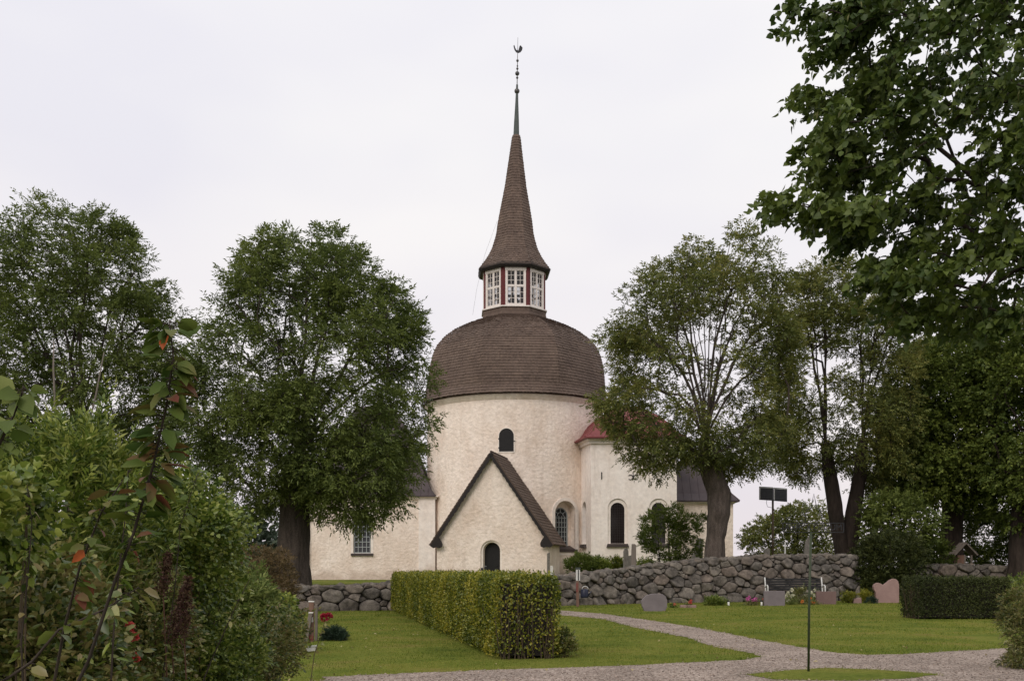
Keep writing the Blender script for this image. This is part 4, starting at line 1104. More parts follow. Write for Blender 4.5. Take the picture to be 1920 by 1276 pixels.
tree("ash_tree", "fork-trunked ash tree with dark foliage behind the end of the long wall", "tree", T4, 63, 4.2, [(1588, 1068, 0.6), (1588, 1030, 0.50)], 350, 34, 0.62, ASH(ll_=0.21, lw=0.07), M['ash_leaf2'], M['bark_dark'], 104, sparse=[(1560, 730, 80, 110, 0.4)], lift=0.75, limbs=[(1490, 600), (1510, 560), (1535, 530), (1560, 530), (1590, 540), (1620, 550), (1650, 580), (1680, 620), (1550, 620), (1600, 640)], start=0.9,
     extra_trunks=[[(1582, 1040, 0.42), (1566, 960, 0.42), (1556, 890, 0.38), (1548, 830, 0.28)], [(1592, 1040, 0.40), (1600, 960, 0.44), (1612, 890, 0.38), (1618, 820, 0.28)]], r_tip=0.017)
T5 = [(1700, 650), (1760, 625), (1830, 605), (1870, 640), (1880, 760), (1870, 900), (1850, 985), (1810, 960), (1750, 950), (1700, 965), (1655, 930), (1650, 860), (1665, 760)]
tree("maple_tree", "dense shade tree with a straight reddish trunk beside the small shelter", "tree", T5, 66, 4.5, [(1785, 1075, 0.75), (1785, 1000, 0.62), (1786, 930, 0.58), (1786, 870, 0.5)], 420, 44, 0.85, BROAD(ll_=0.20, lw=0.14), M['dark_leaf'], M['bark_dark'], 105, inset=10)
T5b = [(1840, 600), (1920, 560), (2000, 540), (2080, 600), (2100, 800), (2060, 1000), (1960, 1010), (1880, 985), (1850, 900), (1840, 760)]
tree("maple_tree", "darkest broad shade tree standing closest to the frame of linden twigs", "tree", T5b, 60, 4.5, [(1912, 1085, 0.6), (1912, 1010, 0.52), (1916, 930, 0.48), (1925, 860, 0.4)], 380, 42, 0.85, BROAD(ll_=0.20, lw=0.14), M['dark_leaf'], M['bark_dark'], 106, inset=10)
T6 = [(1632, 925), (1700, 925), (1760, 965), (1750, 1010), (1690, 1045), (1632, 1040), (1622, 1000)]
tree("young_tree", "small loose-leaved tree with sky between its leaves beside the fork-trunked ash", "tree", T6, 60, 1.6, [(1668, 1085, 0.09), (1668, 1040, 0.07), (1670, 1000, 0.05)], 95, 22, 0.55, BROAD(ll_=0.2, lw=0.13), M['ash_leaf'], M['bark_dark'], 107, inset=8, r_tip=0.01)
T7 = [(1388, 1010), (1410, 972), (1450, 948), (1500, 940), (1560, 945), (1600, 975), (1600, 1068), (1388, 1068)]
tree("rounded_tree", "rounded bushy tree behind the floodlight and upright stones", "tree", T7, 85, 3.2, [(1490, 1075, 0.2), (1490, 1040, 0.16), (1490, 1015, 0.12)], 170, 26, 0.65, BROAD(ll_=0.2, lw=0.12), M['ash_leaf2'], M['bark_dark'], 108, inset=8, r_tip=0.012)

# overhanging linden
LIN = [(1580, 30), (1610, 20), (1590, 0), (1590, -60), (2120, -60), (2120, 560), (1960, 590), (1900, 600), (1860, 612), (1800, 590), (1770, 640), (1740, 600), (1690, 610), (1620, 575), (1600, 545), (1612, 500), (1660, 492), (1690, 472), (1640, 440), (1600, 425), (1570, 450), (1550, 462), (1560, 425), (1550, 405), (1540, 385), (1550, 365), (1560, 352), (1600, 338), (1560, 312), (1600, 296), (1560, 262), (1590, 240), (1590, 215), (1560, 190), (1600, 170), (1625, 150), (1650, 118), (1630, 92), (1600, 72), (1590, 50)]
def linden():
    rg = np.random.default_rng(201); D = 8.2
    TX = 6.6
    root = thing("linden_tree", "overhanging linden tree with heart-shaped leaves and pale bracts against the sky", "tree", (TX, 8.6, 0))
    trunk = [(Vector((TX, 8.6, 0)), 0.42), (Vector((TX - 0.05, 8.6, 1.5)), 0.36), (Vector((TX - 0.05, 8.55, 3.0)), 0.33), (Vector((TX, 8.5, 4.4)), 0.28), (Vector((TX + 0.05, 8.5, 6.0)), 0.2)]
    C = clumps(rg, LIN, D, 1.3, 500, 4, [(1720, 320, 40, 40, 0.3), (1850, 310, 30, 30, 0.3), (1890, 110, 50, 25, 0.4), (1770, 500, 30, 30, 0.4)], 0.2)
    spikes = [((1660, 22), (1476, 14), 13), ((1650, 185), (1486, 186), 12), ((1600, 268), (1512, 268), 8), ((1620, 322), (1516, 318), 9), ((1660, 395), (1446, 380), 18), ((1640, 428), (1572, 450), 7), ((1720, 525), (1626, 502), 9), ((1760, 575), (1700, 606), 6), ((1900, 590), (1850, 612), 5), ((1620, 60), (1522, 90), 7), ((1600, 225), (1552, 222), 5)]
    add = []
    for (x0, y0), (x1, y1), k in spikes:
        dd = rg.uniform(-0.6, 0.6)
        for q in range(k):
            t = (q + 0.5) / k; w = 6 * (1 - t) + 1.5
            for _ in range(1 if t > 0.35 else 2):
                add.append(W(x0 + (x1 - x0) * t + rg.normal() * 4, y0 + (y1 - y0) * t + 6 * math.sin(3.1 * t) + rg.normal() * w, D + dd + rg.normal() * 0.15))
    C = np.vstack([C, np.array(add)])
    mb = MB(); trunk_mesh(mb, trunk, 9)
    extra = np.stack([rg.uniform(5.0, 8.5, 60), rg.uniform(6.8, 10.5, 60), rg.uniform(4.0, 8.5, 60)], 1)
    Call = np.vstack([C, extra])
    limb_mesh(mb, *skeleton(rg, trunk, Call, 0.0035, 0.3, 0.05, start=0.3))
    mb.build("trunk", M['bark_dark'], root, True, recalc=False)
    n = len(Call) * 9; ci = np.repeat(np.arange(len(Call)), 9)
    Cp = Call[ci] + rg.normal(size=(n, 3)) * np.array([0.032, 0.14, 0.026])
    Dn = unit(np.array([-0.9, -0.15, -0.1]) + rg.normal(size=(n, 3)) * 0.5)
    P, A, Nn, Ln, Wd = sprays(rg, Cp, Dn, n=5, rach=0.10, ll_=0.058, lw=0.052, ang=1.0, droop=0.5)
    Nn = unit(Nn + rg.normal(size=Nn.shape) * 0.4)
    link("crown", leaf_mesh("crown", P, A, Nn, Ln, Wd, 'heart', 0.16), M['linden_leaf'], root)
    k = rg.choice(len(P), 1300, replace=False)
    A2 = unit(np.array([-0.25, 0, -1.0]) + rg.normal(size=(1300, 3)) * 0.35)
    link("bracts", leaf_mesh("bracts", P[k] + rg.normal(size=(1300, 3)) * 0.03, A2, unit(rg.normal(size=(1300, 3))), rg.uniform(0.05, 0.08, 1300), rg.uniform(0.011, 0.017, 1300), 'diamond'), M['bract'], root)
linden()

# ------------------------------------------------------------------ hedges
def hedge(name, label, A, B, w, h0, h1, n, leaf_m, seed, size=0.045, over=0.04, tufts=0, name_leaf="foliage", bare=None):
    """clipped hedge from A to B (x, y on the ground): leaves over a twiggy core"""
    rg = np.random.default_rng(seed)
    a, b = Vector((*A, 0)), Vector((*B, 0)); u = (b - a).normalized(); L_ = (b - a).length; v = Vector((-u.y, u.x, 0))
    root = thing(name, label, "hedge", (a.x, a.y, float(ground_z(a.x, a.y))))
    zb = float(ground_z(a.x, a.y))
    U, Vv = np.array(u), np.array(v)
    core = MB(); i_ = 0.13
    k = 30; vs = []
    for q in range(k + 1):
        s = i_ + (L_ - 2 * i_) * q / k; t = q / k
        h = (h0 * (1 - t) + h1 * t) - 0.12
        for x, z in ((-w / 2 + i_, 0.05), (-w / 2 + i_ * 0.8, h), (w / 2 - i_ * 0.8, h), (w / 2 - i_, 0.05)):
            j = 0.03 * noise.noise(Vector((s * 2, x * 3, z * 3)))
            vs.append(a + u * s + v * (x + j) + Vector((0, 0, zb + z + j)))
    core.add(vs, [(4 * q + i, 4 * (q + 1) + i, 4 * (q + 1) + (i + 1) % 4, 4 * q + (i + 1) % 4) for q in range(k) for i in range(4)] + [(3, 2, 1, 0), (4 * k, 4 * k + 1, 4 * k + 2, 4 * k + 3)])
    hm = (h0 + h1) / 2
    area = np.array([L_ * hm, L_ * hm, L_ * w, w * hm, w * hm]); f = rg.choice(5, n, p=area / area.sum())
    s = rg.uniform(0, L_, n); x = rg.uniform(-w / 2, w / 2, n); t = rg.uniform(0, 1, n)
    s = np.where(f == 3, 0, np.where(f == 4, L_, s)); hh = h0 + (h1 - h0) * s / L_
    x = np.where(f == 0, -w / 2, np.where(f == 1, w / 2, x)); z = np.where(f == 2, hh, hh * (0.03 + 0.97 * t))
    Nf = np.where((f == 0)[:, None], -Vv, np.where((f == 1)[:, None], Vv, np.where((f == 2)[:, None], np.array([0, 0, 1.0]), np.where((f == 3)[:, None], -U, U))))
    # soften the edges and let the clipped surface swell and sink
    ed = 0.10
    s += np.where(s < ed, rg.uniform(0, ed, n), 0) - np.where(s > L_ - ed, rg.uniform(0, ed, n), 0)
    P = np.array(a) + U * s[:, None] + Vv * x[:, None] + np.array([0, 0, 1.0]) * (z + zb)[:, None]
    sw = np.array([noise.noise(Vector((p[0] * 1.4, p[1] * 1.4, p[2] * 1.6))) + 0.6 * noise.noise(Vector((p[0] * 4, p[1] * 4, p[2] * 4 + 7))) for p in P])
    din = rg.uniform(0, 1, n) ** 1.6 * 0.13
    P = P + Nf * (sw * 0.055 + over - din)[:, None]
    # round the upper arrises
    top = (z > hh - 0.16) & (f != 2); P[top] -= Nf[top] * (((z - hh + 0.16)[top]) ** 2 * 2.2)[:, None]
    keep = np.ones(n, bool)
    if bare:
        for bx, bz, br in bare:
            d = np.abs(s - bx) ; keep &= ~((f == 0) & (d < br) & (z < bz) & (rg.uniform(size=n) < 0.3))
            keep &= ~((f == 3) & (z < bz) & (rg.uniform(size=n) < 0.35))
    low = z < 0.14; keep &= ~(low & (rg.uniform(size=n) < 0.55))
    A_ = unit(Nf * 0.35 + np.array([0, 0, 0.45]) + rg.normal(size=(n, 3)) * 0.65); Nn = unit(Nf + rg.normal(size=(n, 3)) * 0.55)
    P, A_, Nn = P[keep], A_[keep], Nn[keep]; m = len(P)
    if tufts:
        st = rg.uniform(0, L_, tufts); xt = rg.uniform(-w / 2, w / 2, tufts)
        base = np.array(a) + U * st[:, None] + Vv * xt[:, None] + np.array([0, 0, 1.0]) * (zb + h0 + (h1 - h0) * st / L_)[:, None]
        k8 = 6; base = np.repeat(base, k8, 0); base[:, 2] += np.tile(np.arange(k8), tufts) * 0.022; base += rg.normal(size=base.shape) * 0.012
        P = np.vstack([P, base]); A_ = np.vstack([A_, unit(rg.normal(size=base.shape) + np.array([0, 0, 0.8]))]); Nn = np.vstack([Nn, unit(rg.normal(size=base.shape))]); m = len(P)
    me = leaf_mesh("foliage", P, A_, Nn, size * rg.uniform(0.7, 1.3, m), size * 0.62 * rg.uniform(0.7, 1.3, m))
    link(name_leaf, me, leaf_m, root)
    st = MB()
    for q in range(int(L_ * 5)):
        s_ = rg.uniform(0.05, L_ - 0.05); x_ = rg.uniform(-w / 2 + 0.1, w / 2 - 0.1)
        p = a + u * s_ + v * x_ + Vector((0, 0, zb)); d = Vector(rg.normal(size=3)) * 0.06
        st.tube([p, p + d + Vector((0, 0, 0.3)), p + d * 1.6 + Vector((0, 0, 0.7))], [0.014, 0.011, 0.007], 4, caps=False)
    for q in range(26):
        x_ = rg.uniform(-w / 2 + 0.08, w / 2 - 0.08); p = a + u * 0.06 + v * x_ + Vector((0, 0, zb)); d = Vector(rg.normal(size=3)) * 0.05
        st.tube([p, p + d + Vector((0, 0, 0.4)), p + d * 2 + Vector((0, 0, 1.0))], [0.012, 0.010, 0.006], 4, caps=False)
    me = core.mesh("twigs", True); nf = len(me.polygons); st2 = st.mesh("t")
    bm = bmesh.new(); bm.from_mesh(me); bm.from_mesh(st2); bm.to_mesh(me); bm.free(); bpy.data.meshes.remove(st2)
    o = link("twigs", me, [M['earth'], M['stem']], root)
    for q in me.polygons[nf:]: q.material_index = 1
    return root
hedge("hedge", "long clipped yellow-green hedge running from the gravel towards the church porch", (0.29, 18.95), (-4.05, 41.2), 1.12, 1.44, 1.40, 125000, M['hedge_leaf'], 301, 0.054, bare=[(0.4, 0.9, 0.5)], tufts=350)
hedge("hedge", "dark square-cut hedge standing on the lawn beside the pink gravestone", (12.95, 34.8), (15.95, 34.8), 1.5, 1.27, 1.24, 26000, M['box_leaf'], 302, 0.055, tufts=160)

# ------------------------------------------------------------------ bushes
LEAF3 = dict(n=5, rach=0.16, ll_=0.085, lw=0.04, ang=0.8, droop=0.3)
bush("rhododendron_bush", "dark rounded evergreen bush against the white chapel wall", "bush", [(1200, 1010), (1200, 975), (1220, 955), (1260, 948), (1295, 952), (1318, 970), (1322, 1010), (1310, 1045), (1280, 1060), (1235, 1060), (1208, 1040)], 62, 1.2, 1258, 110, 16, 0.3, dict(n=6, rach=0.2, ll_=0.17, lw=0.062, ang=0.9, droop=0.15), M['dark_leaf'], M['bark_dark'], 401, r_tip=0.012)
bush("yew_bush", "dark spreading bush hiding the end of the long stone wall", "bush", [(1610, 1010), (1660, 990), (1720, 1005), (1745, 1040), (1740, 1115), (1690, 1118), (1620, 1105), (1588, 1090), (1590, 1040)], 54.5, 1.0, 1668, 200, 18, 0.36, dict(n=6, rach=0.2, ll_=0.15, lw=0.06, ang=0.9, droop=0.25), M['box_leaf'], M['bark_dark'], 402, z0=0.0, r_tip=0.012)
bush("leafy_bush", "dim green bush growing under the shade trees behind the small shelter", "bush", [(1800, 985), (1840, 962), (1900, 960), (1950, 985), (1960, 1080), (1800, 1080)], 67, 1.5, 1885, 190, 18, 0.42, dict(n=6, rach=0.24, ll_=0.18, lw=0.08, ang=0.9, droop=0.25), M['dark_leaf'], M['bark_dark'], 403, r_tip=0.012)
bush("leafy_bush", "dim green bush between the young tree and the reddish trunk", "bush", [(1690, 1020), (1730, 1005), (1775, 1020), (1790, 1085), (1690, 1090)], 63, 1.2, 1738, 100, 16, 0.4, dict(n=6, rach=0.24, ll_=0.18, lw=0.08, ang=0.9, droop=0.25), M['dark_leaf'], M['bark_dark'], 404, r_tip=0.012)
bush("privet_bush", "light green bush rising behind the dark square hedge", "bush", [(1862, 1100), (1890, 1085), (1930, 1080), (1990, 1085), (1990, 1150), (1870, 1150)], 37, 0.8, 1930, 90, 18, 0.22, LEAF3, M['shrub_leaf'], M['stem'], 405)
bush("thuja_bush", "brownish green feathery bush beside the gravel at the lawn's edge", "bush", [(1884, 1130), (1905, 1100), (1950, 1090), (2010, 1100), (2020, 1262), (1900, 1262), (1880, 1230)], 17.3, 0.55, 1955, 150, 26, 0.11, dict(n=7, rach=0.13, ll_=0.06, lw=0.016, ang=0.6, droop=0.5), M['rose_leaf'], M['stem'], 406)
for i, (px, w, y0, lab) in enumerate(((1088, 26, 1038, "round dark green shrub under the niche window of the tower"), (1120, 24, 1046, "low leafy shrub between the niche window and the upright stones"), (1152, 22, 1047, "yellowish low shrub directly under the leaded chapel window"), (1212, 30, 1050, "low spreading shrub growing beside the pale upright stone"))):
    bush("low_shrub", lab, "shrub", [(px - w, 1080), (px - w, y0 + 10), (px - w * 0.4, y0), (px + w * 0.4, y0 + 2), (px + w, y0 + 12), (px + w, 1080)], 60 + i, 0.6, px, 60, 14, 0.22, dict(n=6, rach=0.18, ll_=0.13, lw=0.05, ang=0.8, droop=0.1), (M['dark_leaf'], M['shrub_leaf'], M['hedge_leaf'], M['shrub_leaf'])[i], M['stem'], 410 + i, group="shrubs along the church wall", inset=3)

# tangled shrubs at the near edge of the churchyard
LANCE = dict(n=9, rach=0.17, ll_=0.066, lw=0.017, ang=0.75, droop=0.15, rise=1.0)
ROUND = dict(n=6, rach=0.14, ll_=0.038, lw=0.033, ang=1.0, droop=0.25, rise=0.5)
ROSE = dict(n=5, rach=0.12, ll_=0.042, lw=0.023, ang=0.9, droop=0.25, rise=0.4)
bush("willow_shrub", "tall narrow-leaved shrub with light tips below the several-stemmed ash", "shrub", [(-60, 880), (20, 868), (70, 860), (105, 830), (130, 845), (160, 880), (185, 860), (200, 795), (216, 850), (240, 840), (262, 880), (280, 900), (280, 1000), (250, 1100), (200, 1200), (-60, 1200)], 7.2, 0.9, 110, 250, 12, 0.10, LANCE, M['shrub_leaf'], M['stem'], 501, shoots=60, sh_len=0.32, sparse=[(180, 850, 60, 30, 0.6)], n_stems=10)
bush("snowberry_shrub", "rounded green shrub with small oval leaves left of the dry bush".replace(" left of", " in front of"), "shrub", [(270, 930), (300, 915), (340, 925), (365, 890), (376, 905), (385, 945), (425, 962), (445, 990), (440, 1015), (415, 1050), (425, 1085), (410, 1110), (330, 1150), (250, 1150), (245, 1000)], 9.0, 0.9, 345, 240, 14, 0.10, dict(ROUND, ll_=0.040, lw=0.032), M['shrub_leaf'], M['stem'], 502, shape='oval', n_stems=10, shoots=30, sh_len=0.22)
bush("dry_shrub", "brownish dry twiggy bush at the foot of the cankered ash trunk", "shrub", [(405, 1060), (440, 1034), (490, 1022), (535, 1035), (562, 1070), (557, 1130), (500, 1150), (420, 1150)], 31, 0.9, 488, 150, 20, 0.2, dict(n=6, rach=0.16, ll_=0.07, lw=0.026, ang=0.8, droop=0.2), M['dry_leaf'], M['stem_red'], 503, n_stems=14, r_tip=0.005)
bush("yellow_green_shrub", "yellow-green arching shrub in the middle of the tangled bed", "shrub", [(360, 1120), (400, 1100), (450, 1095), (500, 1120), (520, 1150), (500, 1190), (420, 1200), (350, 1190)], 13, 0.7, 440, 130, 16, 0.15, dict(n=8, rach=0.22, ll_=0.075, lw=0.024, ang=0.8, droop=0.35, rise=0.5), M['lime_leaf'], M['stem'], 504, shoots=30, sh_len=0.35)
bush("green_shrub", "fresh green broad-leaved plant beside the grave post", "shrub", [(490, 1135), (520, 1118), (545, 1130), (550, 1165), (530, 1200), (480, 1200), (475, 1160)], 20, 0.4, 515, 60, 12, 0.13, dict(n=5, rach=0.14, ll_=0.09, lw=0.06, ang=0.9, droop=0.3), M['shrub_leaf'], M['stem'], 505)
bush("rose_bush", "dark rose bush arching over the lawn near the white lantern lid", "rose bush", [(440, 1230), (480, 1185), (540, 1180), (585, 1187), (600, 1200), (556, 1218), (545, 1245), (500, 1290), (440, 1300)], 10.5, 0.5, 490, 95, 12, 0.09, ROSE, M['rose_leaf'], M['stem_red'], 506, shoots=26, sh_len=0.3)
bush("rose_bush", "mid-green rose bush with scattered buds under the yellow-green shrub", "rose bush", [(330, 1200), (380, 1190), (460, 1200), (490, 1225), (450, 1290), (330, 1330), (280, 1300), (290, 1220)], 9.2, 0.6, 395, 260, 13, 0.10, ROSE, M['shrub_leaf'], M['stem_red'], 507, shoots=34, sh_len=0.3)
bush("rose_bush", "shadowy rose bush with small red blooms beside the turning twig", "rose bush", [(180, 1120), (260, 1080), (310, 1100), (330, 1170), (320, 1260), (260, 1330), (140, 1340), (150, 1200)], 7.4, 0.6, 235, 280, 13, 0.10, ROSE, M['rose_leaf'], M['stem_red'], 508, shoots=30, sh_len=0.25)
bush("broadleaf_shrub", "shaded broad-leaved shrub filling the corner under the narrow-leaved shrub", "shrub", [(-60, 1060), (60, 1040), (140, 1080), (190, 1160), (170, 1280), (120, 1340), (-60, 1340)], 6.0, 0.5, 60, 330, 13, 0.11, dict(n=6, rach=0.13, ll_=0.055, lw=0.030, ang=0.9, droop=0.35), M['rose_leaf'], M['stem'], 509, shape='oval')
bush("broadleaf_shrub", "dim broad-leaved shrub low in the corner, its stems bare at the foot", "shrub", [(-80, 1150), (40, 1120), (120, 1160), (200, 1230), (210, 1340), (-80, 1340)], 5.4, 0.35, 40, 260, 14, 0.11, dict(n=6, rach=0.12, ll_=0.050, lw=0.026, ang=0.9, droop=0.35), M['rose_leaf'], M['stem'], 519, shape='oval')
bush("round_leaf_shrub", "low bright shrub with rounded leaves at the foot of the willow-leaved one", "shrub", [(-60, 930), (20, 880), (60, 890), (80, 940), (60, 1040), (-60, 1060)], 5.0, 0.3, 10, 30, 7, 0.08, dict(n=5, rach=0.12, ll_=0.05, lw=0.042, ang=1.0, droop=0.25), M['shrub_leaf'], M['stem'], 510, shape='round')
# withered plumes
def plume(px, py0, py1, px1, D, label, seed):
    rg = np.random.default_rng(seed); b = W(px, py0, D); t = W(px1, py1, D)
    g = Vector((b.x, D, 0.0))
    root = thing("plume_plant", label, "plant", g, "withered plume flowers in the shrub bed")
    MB().tube([g, (g + b) / 2 + Vector((0.03, 0, 0)), b, t], [0.006, 0.005, 0.004, 0.002], 5).build("stem", M['stem_red'], root)
    n = 900; u = rg.uniform(0, 1, n); r = 0.030 * (1 - u) + 0.010
    P = np.array(b) * (1 - u[:, None]) + np.array(t) * u[:, None] + rg.normal(size=(n, 3)) * r[:, None] * 0.7
    link("flower_head", leaf_mesh("flower_head", P, unit(rg.normal(size=(n, 3))), unit(rg.normal(size=(n, 3))), rg.uniform(0.012, 0.026, n), rg.uniform(0.007, 0.013, n)), M['plume'], root)
    L2 = 40; u = rg.uniform(0.25, 1, L2); P = np.array(g) * (1 - u[:, None]) + np.array(b) * u[:, None]
    link("leaves", leaf_mesh("leaves", P, unit(rg.normal(size=(L2, 3)) * [1, 1, 0.5]), unit(rg.normal(size=(L2, 3)) * 0.4 + [0, 0, 1.0]), rg.uniform(0.05, 0.08, L2), rg.uniform(0.02, 0.03, L2)), M['rose_leaf'], root)
plume(306, 1110, 1035, 316, 6.6, "dark wine-red withered plume, largest of the flower spikes", 601)
plume(322, 1200, 1100, 345, 6.2, "rusty brown withered plume with thin red stalks", 602)
plume(345, 1190, 1080, 352, 6.0, "dull green-brown plume standing upright among the roses", 603)

# turning twig close to the camera
def twig(label, path, D, n, leafm, seed, ll_, lw, sz, leaf_range=(0.1, 1), shape='oval', orange=0, droop=0.6, r0=0.0062, name="cherry_twig"):
    rg = np.random.default_rng(seed)
    pts = [W(px, py, D + dd) for px, py, dd in path]
    foot = Vector((pts[0].x, pts[0].y, 0))
    root = thing(name, label, "sapling", foot)
    mb = MB(); mb.tube([foot] + pts, [r0 * 1.5] + list(np.linspace(r0, r0 * 0.3, len(pts))), 7)
    seg = np.array([list(p) for p in pts]); u = np.sort(rg.uniform(*leaf_range, n)) * (len(pts) - 1)
    i = np.minimum(u.astype(int), len(pts) - 2); f = (u - i)[:, None]
    P = seg[i] * (1 - f) + seg[i + 1] * f
    ang = rg.uniform(0, 2 * math.pi, n)
    A = unit(np.stack([np.cos(ang), np.sin(ang) * 0.8, rg.uniform(-droop * 1.6, 0.35, n)], 1))
    pet = 0.022; P2 = P + A * pet
    for a, b in zip(P, P2): mb.tube([a, b], 0.0016, 4, caps=False)
    mb.build("stem", M['bark_dark'], root, True, recalc=False)
    Nn = unit(np.stack([np.zeros(n), np.zeros(n), np.ones(n)], 1) + rg.normal(size=(n, 3)) * 0.55)
    L_ = ll_ * rg.uniform(0.7, 1.2, n)
    link("leaves", leaf_mesh("leaves", P2, A, Nn, L_, L_ * lw, shape, 0.14), leafm, root)
    if orange:
        k = rg.choice(n, orange, replace=False)
        link("leaves", leaf_mesh("leaves", P2[k] - A[k] * 0.01 + [0, -0.02, -0.02], unit(A[k] + [0.1, 0, -0.5]), Nn[k], L_[k], L_[k] * lw, shape, 0.2), M['orange_leaf'], root)
    return root
twig("slender upright sapling with drooping leaves turning dark red", [(120, 1330, 0.1), (165, 1240, 0.1), (215, 1090, 0.05), (250, 1000, 0), (288, 870, 0), (312, 760, -0.03), (325, 670, -0.05), (318, 600, -0.05)], 3.2, 120, M['twig_leaf'], 611, 0.074, 0.50, 1, (0.36, 1.0), orange=1)
twig("low side sapling bearing a few orange leaves under the turning one", [(90, 1340, 0.3), (120, 1180, 0.2), (150, 1060, 0.1), (190, 960, 0), (230, 900, 0)], 3.6, 34, M['twig_leaf'], 612, 0.065, 0.5, 1, (0.35, 1.0), orange=1)
twig("leaning sapling crossing the shaded corner with dull green leaves", [(-30, 1300, 0), (60, 1240, 0), (110, 1180, 0), (200, 1140, 0), (260, 1100, 0)], 3.4, 30, M['rose_leaf'], 613, 0.065, 0.5, 1, (0.1, 1.0))
twig("pale green sapling tip with drooping rounded leaves against the dark ash", [(-40, 900, 0), (-10, 850, 0), (20, 790, 0), (40, 745, 0), (44, 722, 0)], 3.4, 24, M['lime_leaf'], 614, 0.07, 0.72, 1, (0.3, 1.0), 'round', r0=0.006)
twig("thin upright stem with narrow leaves beside the orange-leaved sapling", [(205, 1340, 0), (212, 1200, 0), (222, 1080, 0), (236, 960, 0), (240, 880, 0)], 5.2, 60, M['shrub_leaf'], 615, 0.07, 0.26, 1, (0.15, 1.0), r0=0.006, name="stem_plant")
twig("thin dark stem with small drooping leaves rising out of the shaded corner", [(45, 1340, 0), (40, 1200, 0), (52, 1080, 0), (60, 980, 0), (50, 905, 0)], 4.8, 44, M['rose_leaf'], 616, 0.055, 0.42, 1, (0.2, 1.0), r0=0.005, name="stem_plant")
twig("long reddish stem leaning right over the low rose bushes", [(360, 1330, 0), (395, 1240, 0), (440, 1140, 0), (468, 1085, 0)], 6.2, 22, M['rose_leaf'], 617, 0.045, 0.42, 1, (0.1, 1.0), r0=0.005, name="stem_plant")
twig("pale leafy stem with light tips standing in front of the rounded shrub", [(300, 1300, 0), (318, 1180, 0), (330, 1080, 0), (338, 985, 0), (372, 885, 0)], 6.8, 80, M['lime_leaf'], 618, 0.055, 0.6, 1, (0.35, 1.0), 'round', r0=0.005, name="stem_plant")
# bare tall shoots
for i, (p, lab) in enumerate(((((135, 900), (150, 860), (180, 740), (195, 660)), "tall bare shoot rising in front of the several-stemmed ash"), (((108, 880), (104, 780), (100, 690), (101, 640)), "thinner straight bare shoot beside the taller bent one"))):
    D = 9 + i; pts = [W(x, y, D) for x, y in p]; g = Vector((pts[0].x - 0.05, D, 0))
    o = MB().tube([g] + pts, [0.014, 0.012, 0.010, 0.008, 0.004], 6).build("bare_shoot", M['wood_grey'], None, True)
    tag(o, lab, "shoot")
# a rose in bloom at the lawn's edge
def rose(px, py, D, label, base, seed, k=3, r=0.05, pm='red_petal'):
    rg = np.random.default_rng(seed); c = W(px, py, D); g = Vector((base[0], base[1], 0))
    root = thing("rose", label, "rose", g)
    MB().tube([g, (g + c) / 2 + Vector((-0.03, 0, 0.08)), c], [0.006, 0.005, 0.003], 5).build("stem", M['stem'], root)
    for q in range(k):
        cc = np.array(c) + np.array([(q - (k - 1) / 2) * r * 1.25, rg.normal() * 0.02, rg.normal() * 0.012])
        n = 46; d = unit(rg.normal(size=(n, 3)) + [0, 0, 0.4]); P = cc + d * r * 0.35
        link("bloom", leaf_mesh("bloom", P, unit(d + [0, 0, 0.5]), unit(-d + rg.normal(size=(n, 3)) * 0.4), np.full(n, r * 0.9), np.full(n, r * 0.8), 'round', 0.3), M[pm], root)
    n = 26; u = rg.uniform(0.2, 0.95, n)[:, None]; P = np.array(g) * (1 - u) + np.array(c) * u
    link("leaves", leaf_mesh("leaves", P, unit(rg.normal(size=(n, 3)) + [0, 0, 0.1]), unit(rg.normal(size=(n, 3)) * 0.4 + [0, 0, 1]), rg.uniform(0.05, 0.07, n), rg.uniform(0.026, 0.036, n)), M['rose_leaf'], root)
rose(612, 1157, 12.5, "deep red rose cluster in bloom beside the wooden grave post", (-2.4, 12.5), 621, 2, 0.046)
for i, (px, py, lab) in enumerate(((242, 1176, "small red rose deep in the shadowy bush, upper of the three"), (252, 1200, "small red rose deep in the shadowy bush, middle of the three"), (258, 1228, "small red rose deep in the shadowy bush, lowest of the three"))):
    rose(px, py, 6.6, lab, (-2.35 + 0.05 * i, 6.7), 630 + i, 1, 0.03, 'coral_petal')

# ------------------------------------------------------------------ far wood
def far_wood():
    rg = np.random.default_rng(701); D = 190
    poly = [(-900, 985), (-500, 960), (-200, 985), (100, 970), (300, 985), (400, 972), (470, 962), (520, 990), (580, 1010), (700, 1040), (760, 1100), (-900, 1130)]
    C = clumps(rg, poly, D, 25, 520, 4, hollow=0.3)
    n = len(C) * 45; ci = np.repeat(np.arange(len(C)), 45)
    off = unit(rg.normal(size=(n, 3))) * rg.uniform(0.3, 1, (n, 1)) * np.array([3.0, 3.0, 2.2])
    P, A, Nn, Ln, Wd = sprays(rg, C[ci] + off, unit(off + [0, 0, 1.0]), n=3, rach=1.0, ll_=1.3, lw=0.9, ang=0.9, droop=0.2)
    o = link("far_wood", leaf_mesh("far_wood", P, A, Nn, Ln, Wd), M['far_leaf']); tag(o, "distant mixed wood on the slope beyond the churchyard", "wood", kind="stuff")
far_wood()

